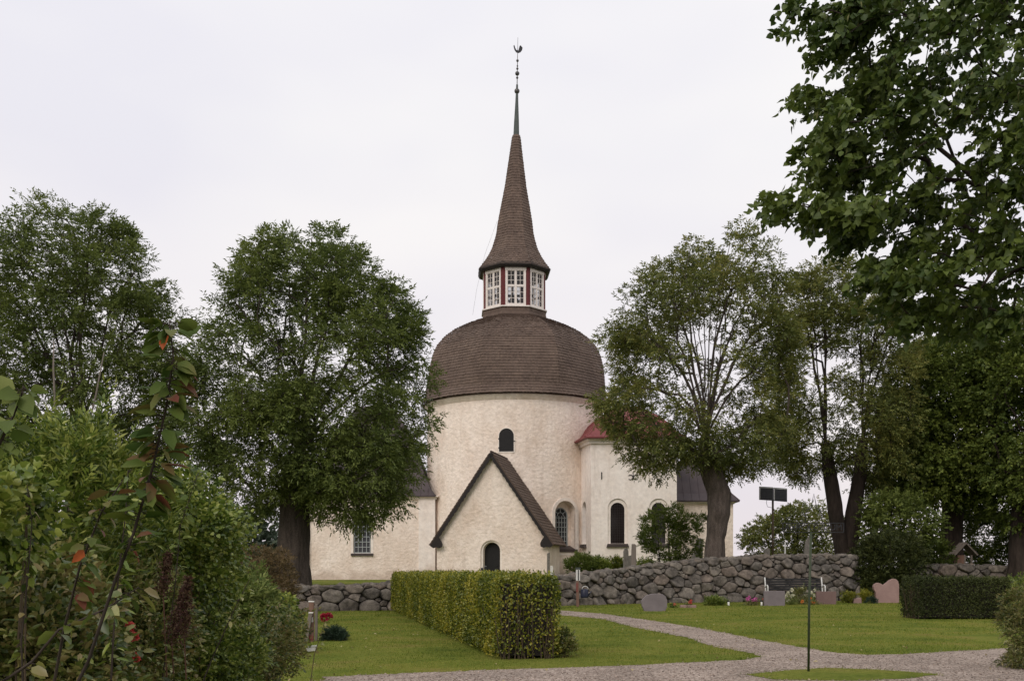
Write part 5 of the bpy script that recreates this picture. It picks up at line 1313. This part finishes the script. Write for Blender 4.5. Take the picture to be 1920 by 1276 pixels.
# ------------------------------------------------------------------ graves and churchyard things
def slab(name, label, px0, px1, py0, D, outline, thick, m, cat="gravestone", z0=None, tilt=0.0, sink=0.06, yaw=0.0):
    """upright stone: outline in unit square (0..1, 0..1) over the measured width and height, front at distance D"""
    X0, X1 = (px0 - CX) * D / F, (px1 - CX) * D / F; xc = (X0 + X1) / 2
    zb = float(ground_z(xc, D)) if z0 is None else z0
    h = EYE + (HY - py0) * D / F - zb + sink; w = X1 - X0
    root = thing(name, label, cat, (xc, D, zb))
    cy, sy = math.cos(yaw), math.sin(yaw)
    def T(a, b, c): return Vector((xc + a * cy + c * sy, D - c * cy + a * sy - 0.0 + b * tilt, zb - sink + b))
    mb = MB(); n = len(outline)
    mb.prism([((u - 0.5) * w, v * h) for u, v in outline], T, -thick, 0)
    mb.build("slab", m, root, bevel=0.012)
    return root
RND = [(0.13, 0.03), (0.22, 0.0), (0.80, 0.0), (0.92, 0.08), (1.0, 0.30), (1.0, 0.62), (0.95, 0.85), (0.82, 0.97), (0.60, 1.0), (0.38, 0.97), (0.20, 0.90), (0.05, 0.72), (0.0, 0.60), (0.02, 0.35)]
HEART = [(0.12, 0.0), (1.0, 0.0), (1.0, 0.75), (0.96, 0.90), (0.88, 0.98), (0.78, 1.0), (0.64, 0.94), (0.50, 0.82), (0.38, 0.74), (0.30, 0.80), (0.18, 0.84), (0.07, 0.80), (0.0, 0.70), (0.02, 0.58), (0.09, 0.45)]
BOX = [(0, 0), (1, 0), (1, 1), (0, 1)]
slab("gravestone", "rounded grey-mauve gravestone in front of the long stone wall", 1203, 1251, 1112, 40.5, RND, 0.22, M['grey_granite'])
slab("gravestone", "plain grey rectangular gravestone before the bench, beside pink flowers", 1433, 1472, 1107, 46.5, BOX, 0.18, M['grey_granite'])
slab("gravestone", "plain red-brown rectangular gravestone beside the orange flowers", 1531, 1568, 1108, 48.5, BOX, 0.18, M['brown_granite'])
slab("gravestone", "pink gravestone shaped like a lopsided heart by the dark bush", 1638, 1686, 1084, 50.5, HEART, 0.22, M['pink_granite'])
slab("grave_plate", "small pinkish grave plate lying between two round bushes", 1600, 1616, 1120, 50.0, [(0, 0), (1, 0), (0.95, 1), (0.08, 0.8)], 0.35, M['pink_granite'])
slab("upright_stone", "dark upright old gravestone with a rounded top before the chapel", 1170, 1179, 1027, 58, [(0, 0), (1, 0), (1, 0.85), (0.75, 1), (0.3, 1), (0, 0.85)], 0.16, M['old_stone'], yaw=0.25)
slab("upright_stone", "tall pale upright stone slab leaning before the chapel", 1183, 1193, 1019, 55, [(0, 0), (1, 0), (1, 0.95), (0.8, 1), (0.2, 1)], 0.16, M['wood_grey'], tilt=0.04)
slab("upright_stone", "short grey stone squeezed between the dark and the pale upright ones", 1178, 1186, 1040, 60, [(0, 0), (1, 0), (1, 1), (0, 0.95)], 0.2, M['old_stone'])
slab("upright_stone", "dark slab gravestone standing behind the rounded evergreen bush", 1305, 1318, 1008, 66, [(0, 0), (1, 0), (1, 0.92), (0.7, 1), (0.3, 1), (0, 0.92)], 0.2, M['old_stone'], z0=1.6)
slab("upright_stone", "small pointed grey stone at the foot of the thinning ash", 1296, 1308, 1036, 58, [(0, 0), (1, 0), (0.8, 0.6), (0.5, 1), (0.2, 0.7)], 0.2, M['old_stone'])
slab("upright_stone", "tall slanting upright stone on the terrace behind the bench", 1507, 1522, 1004, 57, [(0.0, 0), (1, 0), (1, 1), (0.7, 0.98), (0.25, 0.75)], 0.2, M['old_stone'])
slab("upright_stone", "stubby weathered stone on the terrace by the floodlight pole", 1434, 1444, 1027, 57, [(0, 0), (1, 0), (1, 0.9), (0.8, 1), (0.3, 1), (0, 0.8)], 0.2, M['old_stone'])
slab("leaning_slab", "narrow grey slab leaning on the porch corner", 1026, 1031, 1035, 71, [(0, 0), (1, 0), (1, 1), (0, 0.97)], 0.5, M['old_stone'], "stone slab")
slab("grave_marker", "short white-topped marker beside the narrow leaning slab", 1032, 1037, 1060, 68, BOX, 0.15, M['paint_white'], "grave marker")
# wooden grave posts
def post(label, px, py0, D, w, m, cap=None, tiltx=0.0, plate=False, z0=0.0, name="grave_post", cat="post", red_foot=False):
    X = (px - CX) * D / F; h = EYE + (HY - py0) * D / F - z0
    root = thing(name, label, cat, (X, D, z0))
    T = lambda a, b, c: Vector((X + a + b * tiltx, D - c, z0 + b))
    MB().box(-w / 2, w / 2, -0.05, h, -w * 0.35, w * 0.35, T).build("shaft", m, root, bevel=0.006)
    if cap: MB().box(-w / 2 - 0.006, w / 2 + 0.006, h + 0.001, h + 0.025, -w * 0.4, w * 0.4, T).build("cap", cap, root, bevel=0.004)
    if plate: MB().box(-w * 0.4, w * 0.4, h * 0.50, h * 0.62, w * 0.35, w * 0.35 + 0.008, T).build("plate", M['paint_white'], root)
    if red_foot: MB().box(-w * 0.42, w * 0.42, h * 0.05, h * 0.16, w * 0.35, w * 0.35 + 0.01, T).build("lamp_glass", M['paint_red'], root)
    return root
post("red-brown wooden grave post with white cap and small plate by the red rose", 584, 1128, 23.5, 0.11, M['wood_red'], M['paint_white'], plate=True, red_foot=True)
post("grey wooden grave post with white cap leaning on the red-brown one", 573, 1149, 23.4, 0.085, M['wood_grey'], M['paint_white'], tiltx=0.18)
post("pale grey grave post standing just behind the red-brown one", 593, 1132, 23.9, 0.06, M['wood_grey'])
post("small dark marker beside the porch door, shorter of the pair", 904, 1064, 70, 0.14, M['iron'], M['grey_wood'], z0=0.75, name="door_marker", cat="marker")
post("small dark marker beside the porch door, taller of the pair", 910, 1061, 70, 0.14, M['iron'], M['grey_wood'], z0=0.75, name="door_marker", cat="marker")
post("thin white marker stake on the terrace behind the bench", 1472, 1015, 57, 0.07, M['metal_white'], z0=1.6, name="marker_stake", cat="stake")
# white lantern lid lying on the grass
def lid():
    g = W(583, 1222, 20.5); root = thing("lantern_lid", "small white box lying on the lawn under the arching rose bush", "box", (g.x, 20.5, 0))
    T = lambda x, y, z: Vector((g.x + x * 0.95 + y * 0.2, 20.5 + y - x * 0.2, 0.02 + z + x * 0.1))
    MB().box(-0.10, 0.10, -0.05, 0.05, 0.0, 0.07, T).build("body", M['paint_white'], root, bevel=0.008)
    MB().box(-0.04, 0.12, -0.055, 0.055, 0.071, 0.11, T).build("lid", M['metal_white'], root, bevel=0.008)
lid()
bush("juniper_bush", "low bluish-green juniper cushion on the lawn by the grave posts", "shrub", [(605, 1195), (612, 1180), (630, 1176), (648, 1184), (655, 1195), (645, 1203), (615, 1204)], 24.0, 0.3, 628, 60, 24, 0.06, dict(n=7, rach=0.09, ll_=0.04, lw=0.012, ang=0.6, droop=0.0), M['conifer'], M['stem'], 641, inset=2)

# tap post with can and bin by the gravel
def tap_post():
    D = 45.4; X = (1083 - CX) * D / F
    root = thing("water_post", "brown wooden water post with a metal sleeve on top and red paint", "post", (X, D, 0))
    MB().box(X - 0.06, X + 0.06, D - 0.05, D + 0.05, -0.05, 1.34).build("shaft", M['wood_red'], root, bevel=0.008)
    mb = MB(); mb.box(X - 0.07, X + 0.10, D - 0.07, D + 0.055, 1.10, 1.58); mb.build("sleeve", M['metal_white'], root, bevel=0.01)
    mb = MB(); mb.box(X + 0.005, X + 0.05, D - 0.075, D - 0.071, 1.12, 1.56); mb.build("slot", M['black'], root)
    mb = MB(); mb.box(X - 0.085, X + 0.115, D - 0.085, D + 0.07, 1.581, 1.66); mb.build("cap", M['plastic_green'], root, bevel=0.012)
    mb = MB(); mb.box(X - 0.055, X - 0.005, D - 0.056, D - 0.0505, 0.62, 1.0); mb.build("red_patch", M['paint_red'], root)
    # watering can hung from the post
    cx = X + 0.29
    can = thing("watering_can", "dark blue watering can hanging beside the brown water post", "watering can", (cx, D - 0.05, 0.38))
    mb = MB(); mb.lathe([(0.16, 0.0), (0.17, 0.05), (0.16, 0.32), (0.13, 0.36), (0.09, 0.37)], 18, (cx, D - 0.05, 0.38)); mb.build("body", M['plastic_blue'], can, True)
    mb = MB(); mb.tube([(cx + 0.13, D - 0.05, 0.45), (cx + 0.24, D - 0.06, 0.58), (cx + 0.30, D - 0.06, 0.66)], [0.035, 0.025, 0.02], 8); mb.build("spout", M['plastic_blue'], can, True)
    mb = MB(); mb.tube([Vector((cx - 0.10, D - 0.05, 0.74)) + Vector((0.13 * (1 - math.cos(a)), 0, 0.13 * math.sin(a))) for a in np.linspace(0, math.pi, 9)], 0.016, 6); mb.build("handle", M['metal_white'], can, True)
    D2 = 43.2; bx = (1042 - CX) * D2 / F
    bn = thing("waste_bin", "dark green plastic bin at the end of the clipped hedge", "bin", (bx, D2, 0))
    mb = MB(); mb.lathe([(0.16, 0.0), (0.21, 0.56), (0.23, 0.57), (0.23, 0.63), (0.20, 0.63), (0.15, 0.05)], 24, (bx, D2, 0), caps=False); mb.lathe([(0.15, 0.02), (0.15, 0.05)], 24, (bx, D2, 0)); mb.build("bucket", M['plastic_green'], bn, True)
    mb = MB(); mb.lathe([(0.205, 0.635), (0.225, 0.64), (0.12, 0.665), (0.01, 0.67)], 24, (bx, D2, 0)); mb.build("lid", M['plastic_green'], bn, True)
tap_post()

# bench
def bench():
    D = 50.4; X0, X1 = (1438 - CX) * D / F, (1545 - CX) * D / F
    root = thing("bench", "black slatted bench with white metal arms against the stone wall", "bench", ((X0 + X1) / 2, D, 0))
    mb = MB()
    for i in range(5):
        z = 0.60 + i * 0.115; y = D + 0.28 + i * 0.035
        mb.box(X0 + 0.05, X1 - 0.05, y, y + 0.03, z, z + 0.095)
    mb.build("backrest", M['bench'], root, bevel=0.006)
    mb = MB()
    for i in range(5):
        y = D - 0.20 + i * 0.095; mb.box(X0 + 0.05, X1 - 0.05, y, y + 0.08, 0.47 - i * 0.008, 0.50 - i * 0.008)
    mb.build("seat", M['bench'], root, bevel=0.006)
    for x in (X0, X1):
        mb = MB()
        mb.tube([(x, D + 0.44, 1.20), (x, D + 0.36, 0.98), (x, D + 0.30, 0.72), (x, D + 0.24, 0.50), (x, D + 0.30, 0.24), (x, D + 0.34, 0.0)], 0.032, 8)
        mb.tube([(x, D + 0.30, 0.74), (x, D + 0.15, 0.80), (x, D - 0.04, 0.84), (x, D - 0.15, 0.80), (x, D - 0.20, 0.68), (x, D - 0.19, 0.48), (x, D - 0.22, 0.0)], 0.03, 8)
        mb.tube([(x, D - 0.20, 0.455), (x, D + 0.25, 0.42)], 0.026, 8)
        mb.build("arm_frame", M['metal_white'], root, True)
bench()

# floodlight
def floodlight():
    D = 56.5; X = (1449 - CX) * D / F; zb = float(ground_z(X, D))
    zt = EYE + (HY - 938) * D / F
    root = thing("floodlight", "twin-headed floodlight on a thin pole behind the stone wall", "floodlight", (X, D, zb))
    MB().tube([(X, D, zb), (X, D, zt + 0.05)], 0.055, 10).build("pole", M['stem'], root, True)
    for s, yaw in ((-1, -0.12), (1, 0.10)):
        cx, cz = X + s * 0.362 + 0.0, zt + 0.34
        c, sn_ = math.cos(yaw), math.sin(yaw)
        T = lambda x, y, z, cx=cx, c=c, sn_=sn_, cz=cz, s=s: Vector((cx + x * c - y * sn_, D + x * sn_ + y * c, cz + z - x * 0.07 - (0.03 if s > 0 else -0.03)))
        mb = MB(); w, h = 0.375, 0.36
        mb.add([T(-w, -0.12, -h), T(w, -0.12, -h), T(w, -0.12, h), T(-w, -0.12, h), T(-w * 0.7, 0.22, -h * 0.75), T(w * 0.7, 0.22, -h * 0.75), T(w * 0.7, 0.22, h * 0.75), T(-w * 0.7, 0.22, h * 0.75)], [(0, 1, 2, 3), (4, 7, 6, 5), (0, 4, 5, 1), (1, 5, 6, 2), (2, 6, 7, 3), (3, 7, 4, 0)])
        hd = mb.build("lamp_head", M['iron'], root, bevel=0.02)
        r_ = MB(); t = 0.03
        for (a0, a1, b0, b1) in ((-w + 0.03, w - 0.03, h - 0.07, h - 0.04), (-w + 0.03, -w + 0.06, -h + 0.04, h - 0.075)):
            r_.box(a0, a1, -0.14, -0.125, b0, b1, T)
        r_.build("rim", M['metal_white'], hd)
    MB().tube([(X - 0.3, D, zt + 0.1), (X - 0.34, D, zt - 0.12), (X - 0.28, D, zt - 0.32), (X - 0.04, D, zt - 0.38)], 0.012, 5).build("cable", M['iron'], root, True)
floodlight()

# iron sign on a thin green pole
def sign():
    D = 16.6; X = (1517 - CX) * D / F
    root = thing("iron_sign", "openwork iron sign with a church outline and letter band on a thin pole", "sign", (X, D, 0))
    zs = EYE + (HY - 997) * D / F; zt = EYE + (HY - 980) * D / F
    MB().tube([(X - 0.01, D, -0.1), (X, D, 1.0), (X + 0.03, D, zs)], 0.019, 10).build("pole", M['pole_green'], root, True)
    x0, x1 = (1468 - CX) * D / F, (1582 - CX) * D / F
    mb = MB()
    mb.box(x0, x1, D - 0.006, D + 0.006, zs - 0.006, zs + 0.006); mb.box(x0, x1, D - 0.006, D + 0.006, zt - 0.006, zt + 0.006)
    mb.box(x0 - 0.006, x0 + 0.006, D - 0.005, D + 0.005, zs + 0.0061, zt - 0.0061); mb.box(x1 - 0.006, x1 + 0.006, D - 0.005, D + 0.005, zs + 0.0061, zt - 0.0061)
    mb.build("band", M['iron'], root)
    out_px = [(1510, 980), (1510, 962), (1514, 955), (1521, 952), (1523, 940), (1526, 925), (1529, 940), (1531, 952), (1537, 955), (1541, 962), (1541, 980)]
    MB().tube([W(a, b, D) for a, b in out_px], 0.006, 5).build("church_outline", M['iron'], root)
    fc = bpy.data.curves.new("lettering", 'FONT'); fc.body = "MUNS\u00d6 KYRKA"; fc.size = 0.135; fc.extrude = 0.004; fc.align_x = 'CENTER'; fc.align_y = 'CENTER'
    tmp = bpy.data.objects.new("tmp", fc); COL.objects.link(tmp)
    me = bpy.data.meshes.new_from_object(tmp.evaluated_get(bpy.context.evaluated_depsgraph_get()))
    bpy.data.objects.remove(tmp); bpy.data.curves.remove(fc)
    xs = [v.co.x for v in me.vertices]; k = (x1 - x0 - 0.05) / (max(xs) - min(xs))
    for v in me.vertices:                                # the board faces the other way: seen here from its back
        a, b, c = v.co; v.co = ((x0 + x1) / 2 - a * k, D + c, (zs + zt) / 2 + b * 0.98)
    link("lettering", me, M['iron'], root)
sign()

# little roofed shelter under the trees
def shelter():
    D = 63.5; X = (1808 - CX) * D / F; zb = 1.55
    root = thing("wooden_shelter", "small brown wooden shelter with a gabled roof beside the reddish trunk", "shelter", (X, D, zb))
    zt = EYE + (HY - 1040) * D / F; zr = EYE + (HY - 1019) * D / F; hw = 0.5
    mb = MB(); mb.box(X - hw + 0.1, X - hw + 0.55, D, D + 0.5, zb - 0.1, zt); mb.build("cabinet", M['wood_red'], root)
    for x in (X - 0.02, X + hw - 0.12):
        mb = MB(); mb.box(x, x + 0.09, D - 0.05, D + 0.05, zb - 0.1, zt); mb.build("post", M['wood_grey'], root)
    mb = MB()
    for s in (-1, 1):
        mb.add([Vector((X, D - 0.3, zr)), Vector((X + s * 0.66, D - 0.3, zt - 0.04)), Vector((X + s * 0.66, D + 0.7, zt - 0.04)), Vector((X, D + 0.7, zr)), Vector((X, D - 0.3, zr + 0.1)), Vector((X + s * 0.72, D - 0.3, zt + 0.04)), Vector((X + s * 0.72, D + 0.7, zt + 0.04)), Vector((X, D + 0.7, zr + 0.1))], [(0, 1, 2, 3), (4, 7, 6, 5), (0, 4, 5, 1), (1, 5, 6, 2), (2, 6, 7, 3)])
    mb.build("roof", M['wood_grey'], root)
shelter()

# flowers on the graves
def flowers(name, label, px, py, D, r, pm, seed, n=7, h=0.16, leaf_m='shrub_leaf', bloom=0.05, pot=None):
    rg = np.random.default_rng(seed); X = (px - CX) * D / F
    root = thing(name, label, "flowers", (X, D, 0))
    k = int(160 * (r / 0.2) ** 2) + 40
    P = np.array([X, D, 0.0]) + np.stack([rg.normal(size=k) * r * 0.5, rg.normal(size=k) * r * 0.4, np.abs(rg.normal(size=k)) * h * 0.5], 1)
    link("foliage", leaf_mesh("foliage", P, unit(rg.normal(size=(k, 3)) + [0, 0, 0.6]), unit(rg.normal(size=(k, 3)) + [0, -0.3, 0.8]), rg.uniform(0.05, 0.09, k), rg.uniform(0.025, 0.045, k)), M[leaf_m], root)
    if pot:
        mb = MB(); mb.box(X - pot / 2, X + pot / 2, D - 0.12, D + 0.12, -0.02, 0.11); mb.build("planter", M['pink_granite'], root, bevel=0.012)
    if n:
        m = 22; cs = np.array([X, D - 0.05, h]) + np.stack([rg.normal(size=n) * r * 0.5, rg.normal(size=n) * r * 0.3, rg.normal(size=n) * h * 0.25], 1)
        for c in cs:
            d = unit(rg.normal(size=(m, 3)) + [0, -0.2, 0.4])
            link("bloom", leaf_mesh("bloom", c + d * bloom * 0.3, d, unit(rg.normal(size=(m, 3))), np.full(m, bloom), np.full(m, bloom * 0.8)), M[pm], root)
    return root
flowers("grave_flowers", "pink flowers in a low dark bed beside the grey gravestone", 1409, 1131, 47.0, 0.36, 'pink_petal', 801, 8, 0.24, 'rose_leaf', 0.075)
flowers("grave_flowers", "pale pink single bloom at the edge of the grey gravestone", 1430, 1132, 46.8, 0.12, 'coral_petal', 802, 2, 0.22, 'rose_leaf', 0.05)
flowers("grave_flowers", "cream-white flowers between the grey and red-brown gravestones", 1481, 1131, 48.0, 0.36, 'white_petal', 803, 7, 0.42, 'lime_leaf', 0.085)
flowers("grave_flowers", "orange flowers beside the red-brown gravestone", 1521, 1130, 48.2, 0.34, 'orange_petal', 804, 4, 0.16, 'rose_leaf', 0.075)
flowers("grave_flowers", "tall cream flowers leaning against the red-brown gravestone", 1522, 1129, 49.6, 0.4, 'white_petal', 805, 8, 0.5, 'shrub_leaf', 0.06)
flowers("grave_flowers", "single coral flower on the lawn beside the rounded gravestone", 1262, 1135, 44.0, 0.2, 'coral_petal', 806, 1, 0.17, 'shrub_leaf', 0.06)
flowers("grave_flowers", "coral flowers in a pinkish stone planter on the lawn", 1290, 1137, 44.2, 0.22, 'coral_petal', 807, 3, 0.24, 'rose_leaf', 0.06, pot=0.65)
flowers("grave_flowers", "tiny pink flower at the corner of the dark square hedge", 1714, 1123, 49, 0.12, 'pink_petal', 808, 1, 0.2, 'shrub_leaf', 0.06)
bush("grave_shrub", "loose grey-green cushion plant just right of the cream flowers".replace("just right of", "squeezed behind"), "shrub", [(1484, 1130), (1490, 1105), (1505, 1100), (1515, 1112), (1516, 1130)], 48.8, 0.3, 1500, 40, 16, 0.12, dict(n=6, rach=0.12, ll_=0.06, lw=0.018, ang=0.6, droop=0.1), M['rose_leaf'], M['stem'], 811, inset=2)
bush("grave_shrub", "round yellow-green bush beside the red-brown gravestone", "shrub", [(1578, 1130), (1578, 1112), (1590, 1105), (1602, 1112), (1602, 1130)], 50.2, 0.3, 1590, 45, 16, 0.1, dict(n=6, rach=0.10, ll_=0.055, lw=0.02, ang=0.6, droop=0.0), M['hedge_leaf'], M['stem'], 812, inset=2)
bush("grave_shrub", "round yellow-green bush beside the lopsided heart stone", "shrub", [(1611, 1128), (1611, 1112), (1622, 1105), (1633, 1112), (1633, 1128)], 51.0, 0.3, 1622, 45, 16, 0.1, dict(n=6, rach=0.10, ll_=0.055, lw=0.02, ang=0.6, droop=0.0), M['hedge_leaf'], M['stem'], 813, inset=2)
bush("grave_shrub", "low green ground plant along the foot of the long wall", "shrub", [(1318, 1136), (1325, 1122), (1340, 1118), (1366, 1122), (1370, 1136)], 47.0, 0.35, 1343, 60, 16, 0.12, dict(n=6, rach=0.12, ll_=0.06, lw=0.025, ang=0.7, droop=0.1), M['shrub_leaf'], M['stem'], 814, inset=2)
bush("grave_shrub", "grey-leaved low plant at the foot of the lopsided heart stone", "shrub", [(1622, 1130), (1628, 1120), (1638, 1119), (1645, 1130)], 49.6, 0.2, 1633, 24, 14, 0.08, dict(n=6, rach=0.08, ll_=0.05, lw=0.02, ang=0.7, droop=0.1), M['conifer'], M['stem'], 815, inset=1)
bush("rose_sapling", "small dark plant with an orange bud at the near end of the long hedge", "plant", [(1042, 1228), (1048, 1190), (1062, 1175), (1072, 1195), (1080, 1225), (1095, 1232)], 19.4, 0.22, 1062, 34, 12, 0.06, dict(n=6, rach=0.10, ll_=0.05, lw=0.022, ang=0.8, droop=0.1), M['rose_leaf'], M['stem'], 816, inset=2)
for px, lab in ((1428, "white grave candle standing beside the grey gravestone"), (1366, "white grave candle standing among the low green ground plants")):
    D = 46.6; X = (px - CX) * D / F
    rt = thing("grave_candle", lab, "candle", (X, D, 0))
    mb = MB(); mb.lathe([(0.04, 0.0), (0.045, 0.02), (0.045, 0.16), (0.04, 0.17)], 12, (X, D, 0)); mb.build("body", M['paint_white'], rt, True)
    mb = MB(); mb.lathe([(0.05, 0.171), (0.05, 0.20), (0.02, 0.24)], 12, (X, D, 0)); mb.build("cap", M['iron'], rt, True)

# ------------------------------------------------------------------ grass and loose gravel
def grass():
    rg = np.random.default_rng(901)
    bands = [((-7, 7.4), (14.2, 19), 620, 0.045, 0.0075), ((-9, 10.5), (19, 26), 300, 0.05, 0.011), ((-11, 18), (26, 36), 110, 0.055, 0.018), ((-11, 20), (36, 56), 45, 0.06, 0.028)]
    PP, hh, ww = [], [], []
    for (x0, x1), (y0, y1), den, h, w in bands:
        n = int((x1 - x0) * (y1 - y0) * den)
        x = rg.uniform(x0, x1, n); y = rg.uniform(y0, y1, n)
        ok = (~inside(PATH_W, x, y) | inside(ISLE_W, x, y)) & (np.abs(x) < y * 0.52 + 1.5) & (y < wall_line(x) - 0.05)
        x, y = x[ok], y[ok]; PP.append(np.stack([x, y, ground_z(x, y)], 1)); hh.append(np.full(len(x), h)); ww.append(np.full(len(x), w))
    # ragged fringe along the gravel's edge
    e_ = np.array(PATH_W + ISLE_W); e_ = e_[(e_[:, 1] > 14) & (e_[:, 1] < 45)]
    q = e_[rg.integers(0, len(e_), 9000)] + rg.normal(size=(9000, 2)) * 0.08
    PP.append(np.stack([q[:, 0], q[:, 1], np.zeros(9000)], 1)); hh.append(np.full(9000, 0.055)); ww.append(np.full(9000, 0.008))
    P = np.vstack(PP); h = np.concatenate(hh); w = np.concatenate(ww); n = len(P)
    patch = np.array([noise.noise(Vector((p[0] * 0.5, p[1] * 0.5, 3))) for p in P])
    h = h * (0.8 + 0.5 * patch) * rg.uniform(0.5, 1.3, n)
    A = unit(rg.normal(size=(n, 3)) * 0.5 + [0, 0, 1.0]); A[:, 2] = np.abs(A[:, 2])
    o = link("grass", leaf_mesh("grass", P - [0, 0, 0.004], unit(A), unit(rg.normal(size=(n, 3)) * [1, 1, 0.2]), h, w * rg.uniform(0.7, 1.3, n), 'blade'), M['grass_blade'])
    tag(o, "short mown lawn grass around the gravel path and graves", "grass", kind="stuff")
    # upper terrace strip, longer and rougher
    n = 26000; x = rg.uniform(-10, 18, n); y = wall_line(x) + rg.uniform(0.7, 9, n)
    ok = (x < -3) | (x > 1.8); x, y = x[ok], y[ok]; n = len(x)
    P = np.stack([x, y, ground_z(x, y)], 1)
    o = link("grass", leaf_mesh("grass", P, unit(rg.normal(size=(n, 3)) * 0.35 + [0, 0, 1.0]), unit(rg.normal(size=(n, 3))), rg.uniform(0.06, 0.16, n), rg.uniform(0.02, 0.04, n), 'blade'), M['grass_blade'])
    tag(o, "rough grass on the raised terrace behind the stone walls", "grass", kind="stuff")
grass()
def pebbles():
    rg = np.random.default_rng(911); n = 26000
    y = 14.0 + 26 * rg.uniform(0, 1, n) ** 2.2; x = rg.uniform(-8, 9, n)
    jx, jy = x + rg.normal(size=n) * 0.09, y + rg.normal(size=n) * 0.09
    ok = inside(PATH_W, jx, jy) & ~inside(ISLE_W, jx, jy); x, y = x[ok], y[ok]; n = len(x)
    r = rg.uniform(0.006, 0.017, n) * (1 + (y - 14) * 0.02)
    o6 = np.array([[1, 0, 0], [0, 1, 0], [-1, 0, 0], [0, -1, 0], [0, 0, 0.7], [0, 0, -0.6]])
    V = (o6[None] * rg.uniform(0.6, 1.3, (n, 6, 1)) + rg.normal(size=(n, 6, 3)) * 0.12) * r[:, None, None] + np.stack([x, y, 0.008 + r * 0.25], 1)[:, None, :]
    F_ = np.array([[0, 1, 4], [1, 2, 4], [2, 3, 4], [3, 0, 4], [1, 0, 5], [2, 1, 5], [3, 2, 5], [0, 3, 5]])
    idx = (F_[None] + (np.arange(n) * 6)[:, None, None]).reshape(-1)
    me = bpy.data.meshes.new("gravel"); me.vertices.add(n * 6); me.vertices.foreach_set("co", V.reshape(-1).astype(np.float32))
    me.loops.add(len(idx)); me.loops.foreach_set("vertex_index", idx.astype(np.int32)); nf = n * 8
    me.polygons.add(nf); me.polygons.foreach_set("loop_start", (np.arange(nf) * 3).astype(np.int32)); me.update(calc_edges=True)
    m = mat('loose_pebbles', [(0.22, 0.183, 0.158), (0.36, 0.307, 0.27)], 3, 0.95, icols=[(0.55, 0.5, 0.48), (0.95, 0.9, 0.88), (1.3, 1.22, 1.15)])
    o = link("gravel", me, m); tag(o, "loose pinkish grey pebbles scattered over the path", "gravel", kind="stuff")
pebbles()

def fallen():
    rg = np.random.default_rng(921); n = 150
    y = rg.uniform(14.6, 34, n); x = rg.uniform(-5, 9, n)
    P = np.stack([x, y, 0.02 + rg.uniform(0, 0.02, n)], 1)
    m = leaf_mat('fallen_leaves', [(0.22, 0.17, 0.07), (0.34, 0.28, 0.13), (0.42, 0.36, 0.2)], 0.1, 5)
    o = link("fallen_leaves", leaf_mesh("fallen_leaves", P, unit(rg.normal(size=(n, 3)) * [1, 1, 0.2]), unit(rg.normal(size=(n, 3)) * 0.4 + [0, 0, 1]), rg.uniform(0.05, 0.09, n), rg.uniform(0.03, 0.05, n)), m)
    tag(o, "dry yellowish leaves fallen on lawn and gravel", "leaves", kind="stuff")
fallen()
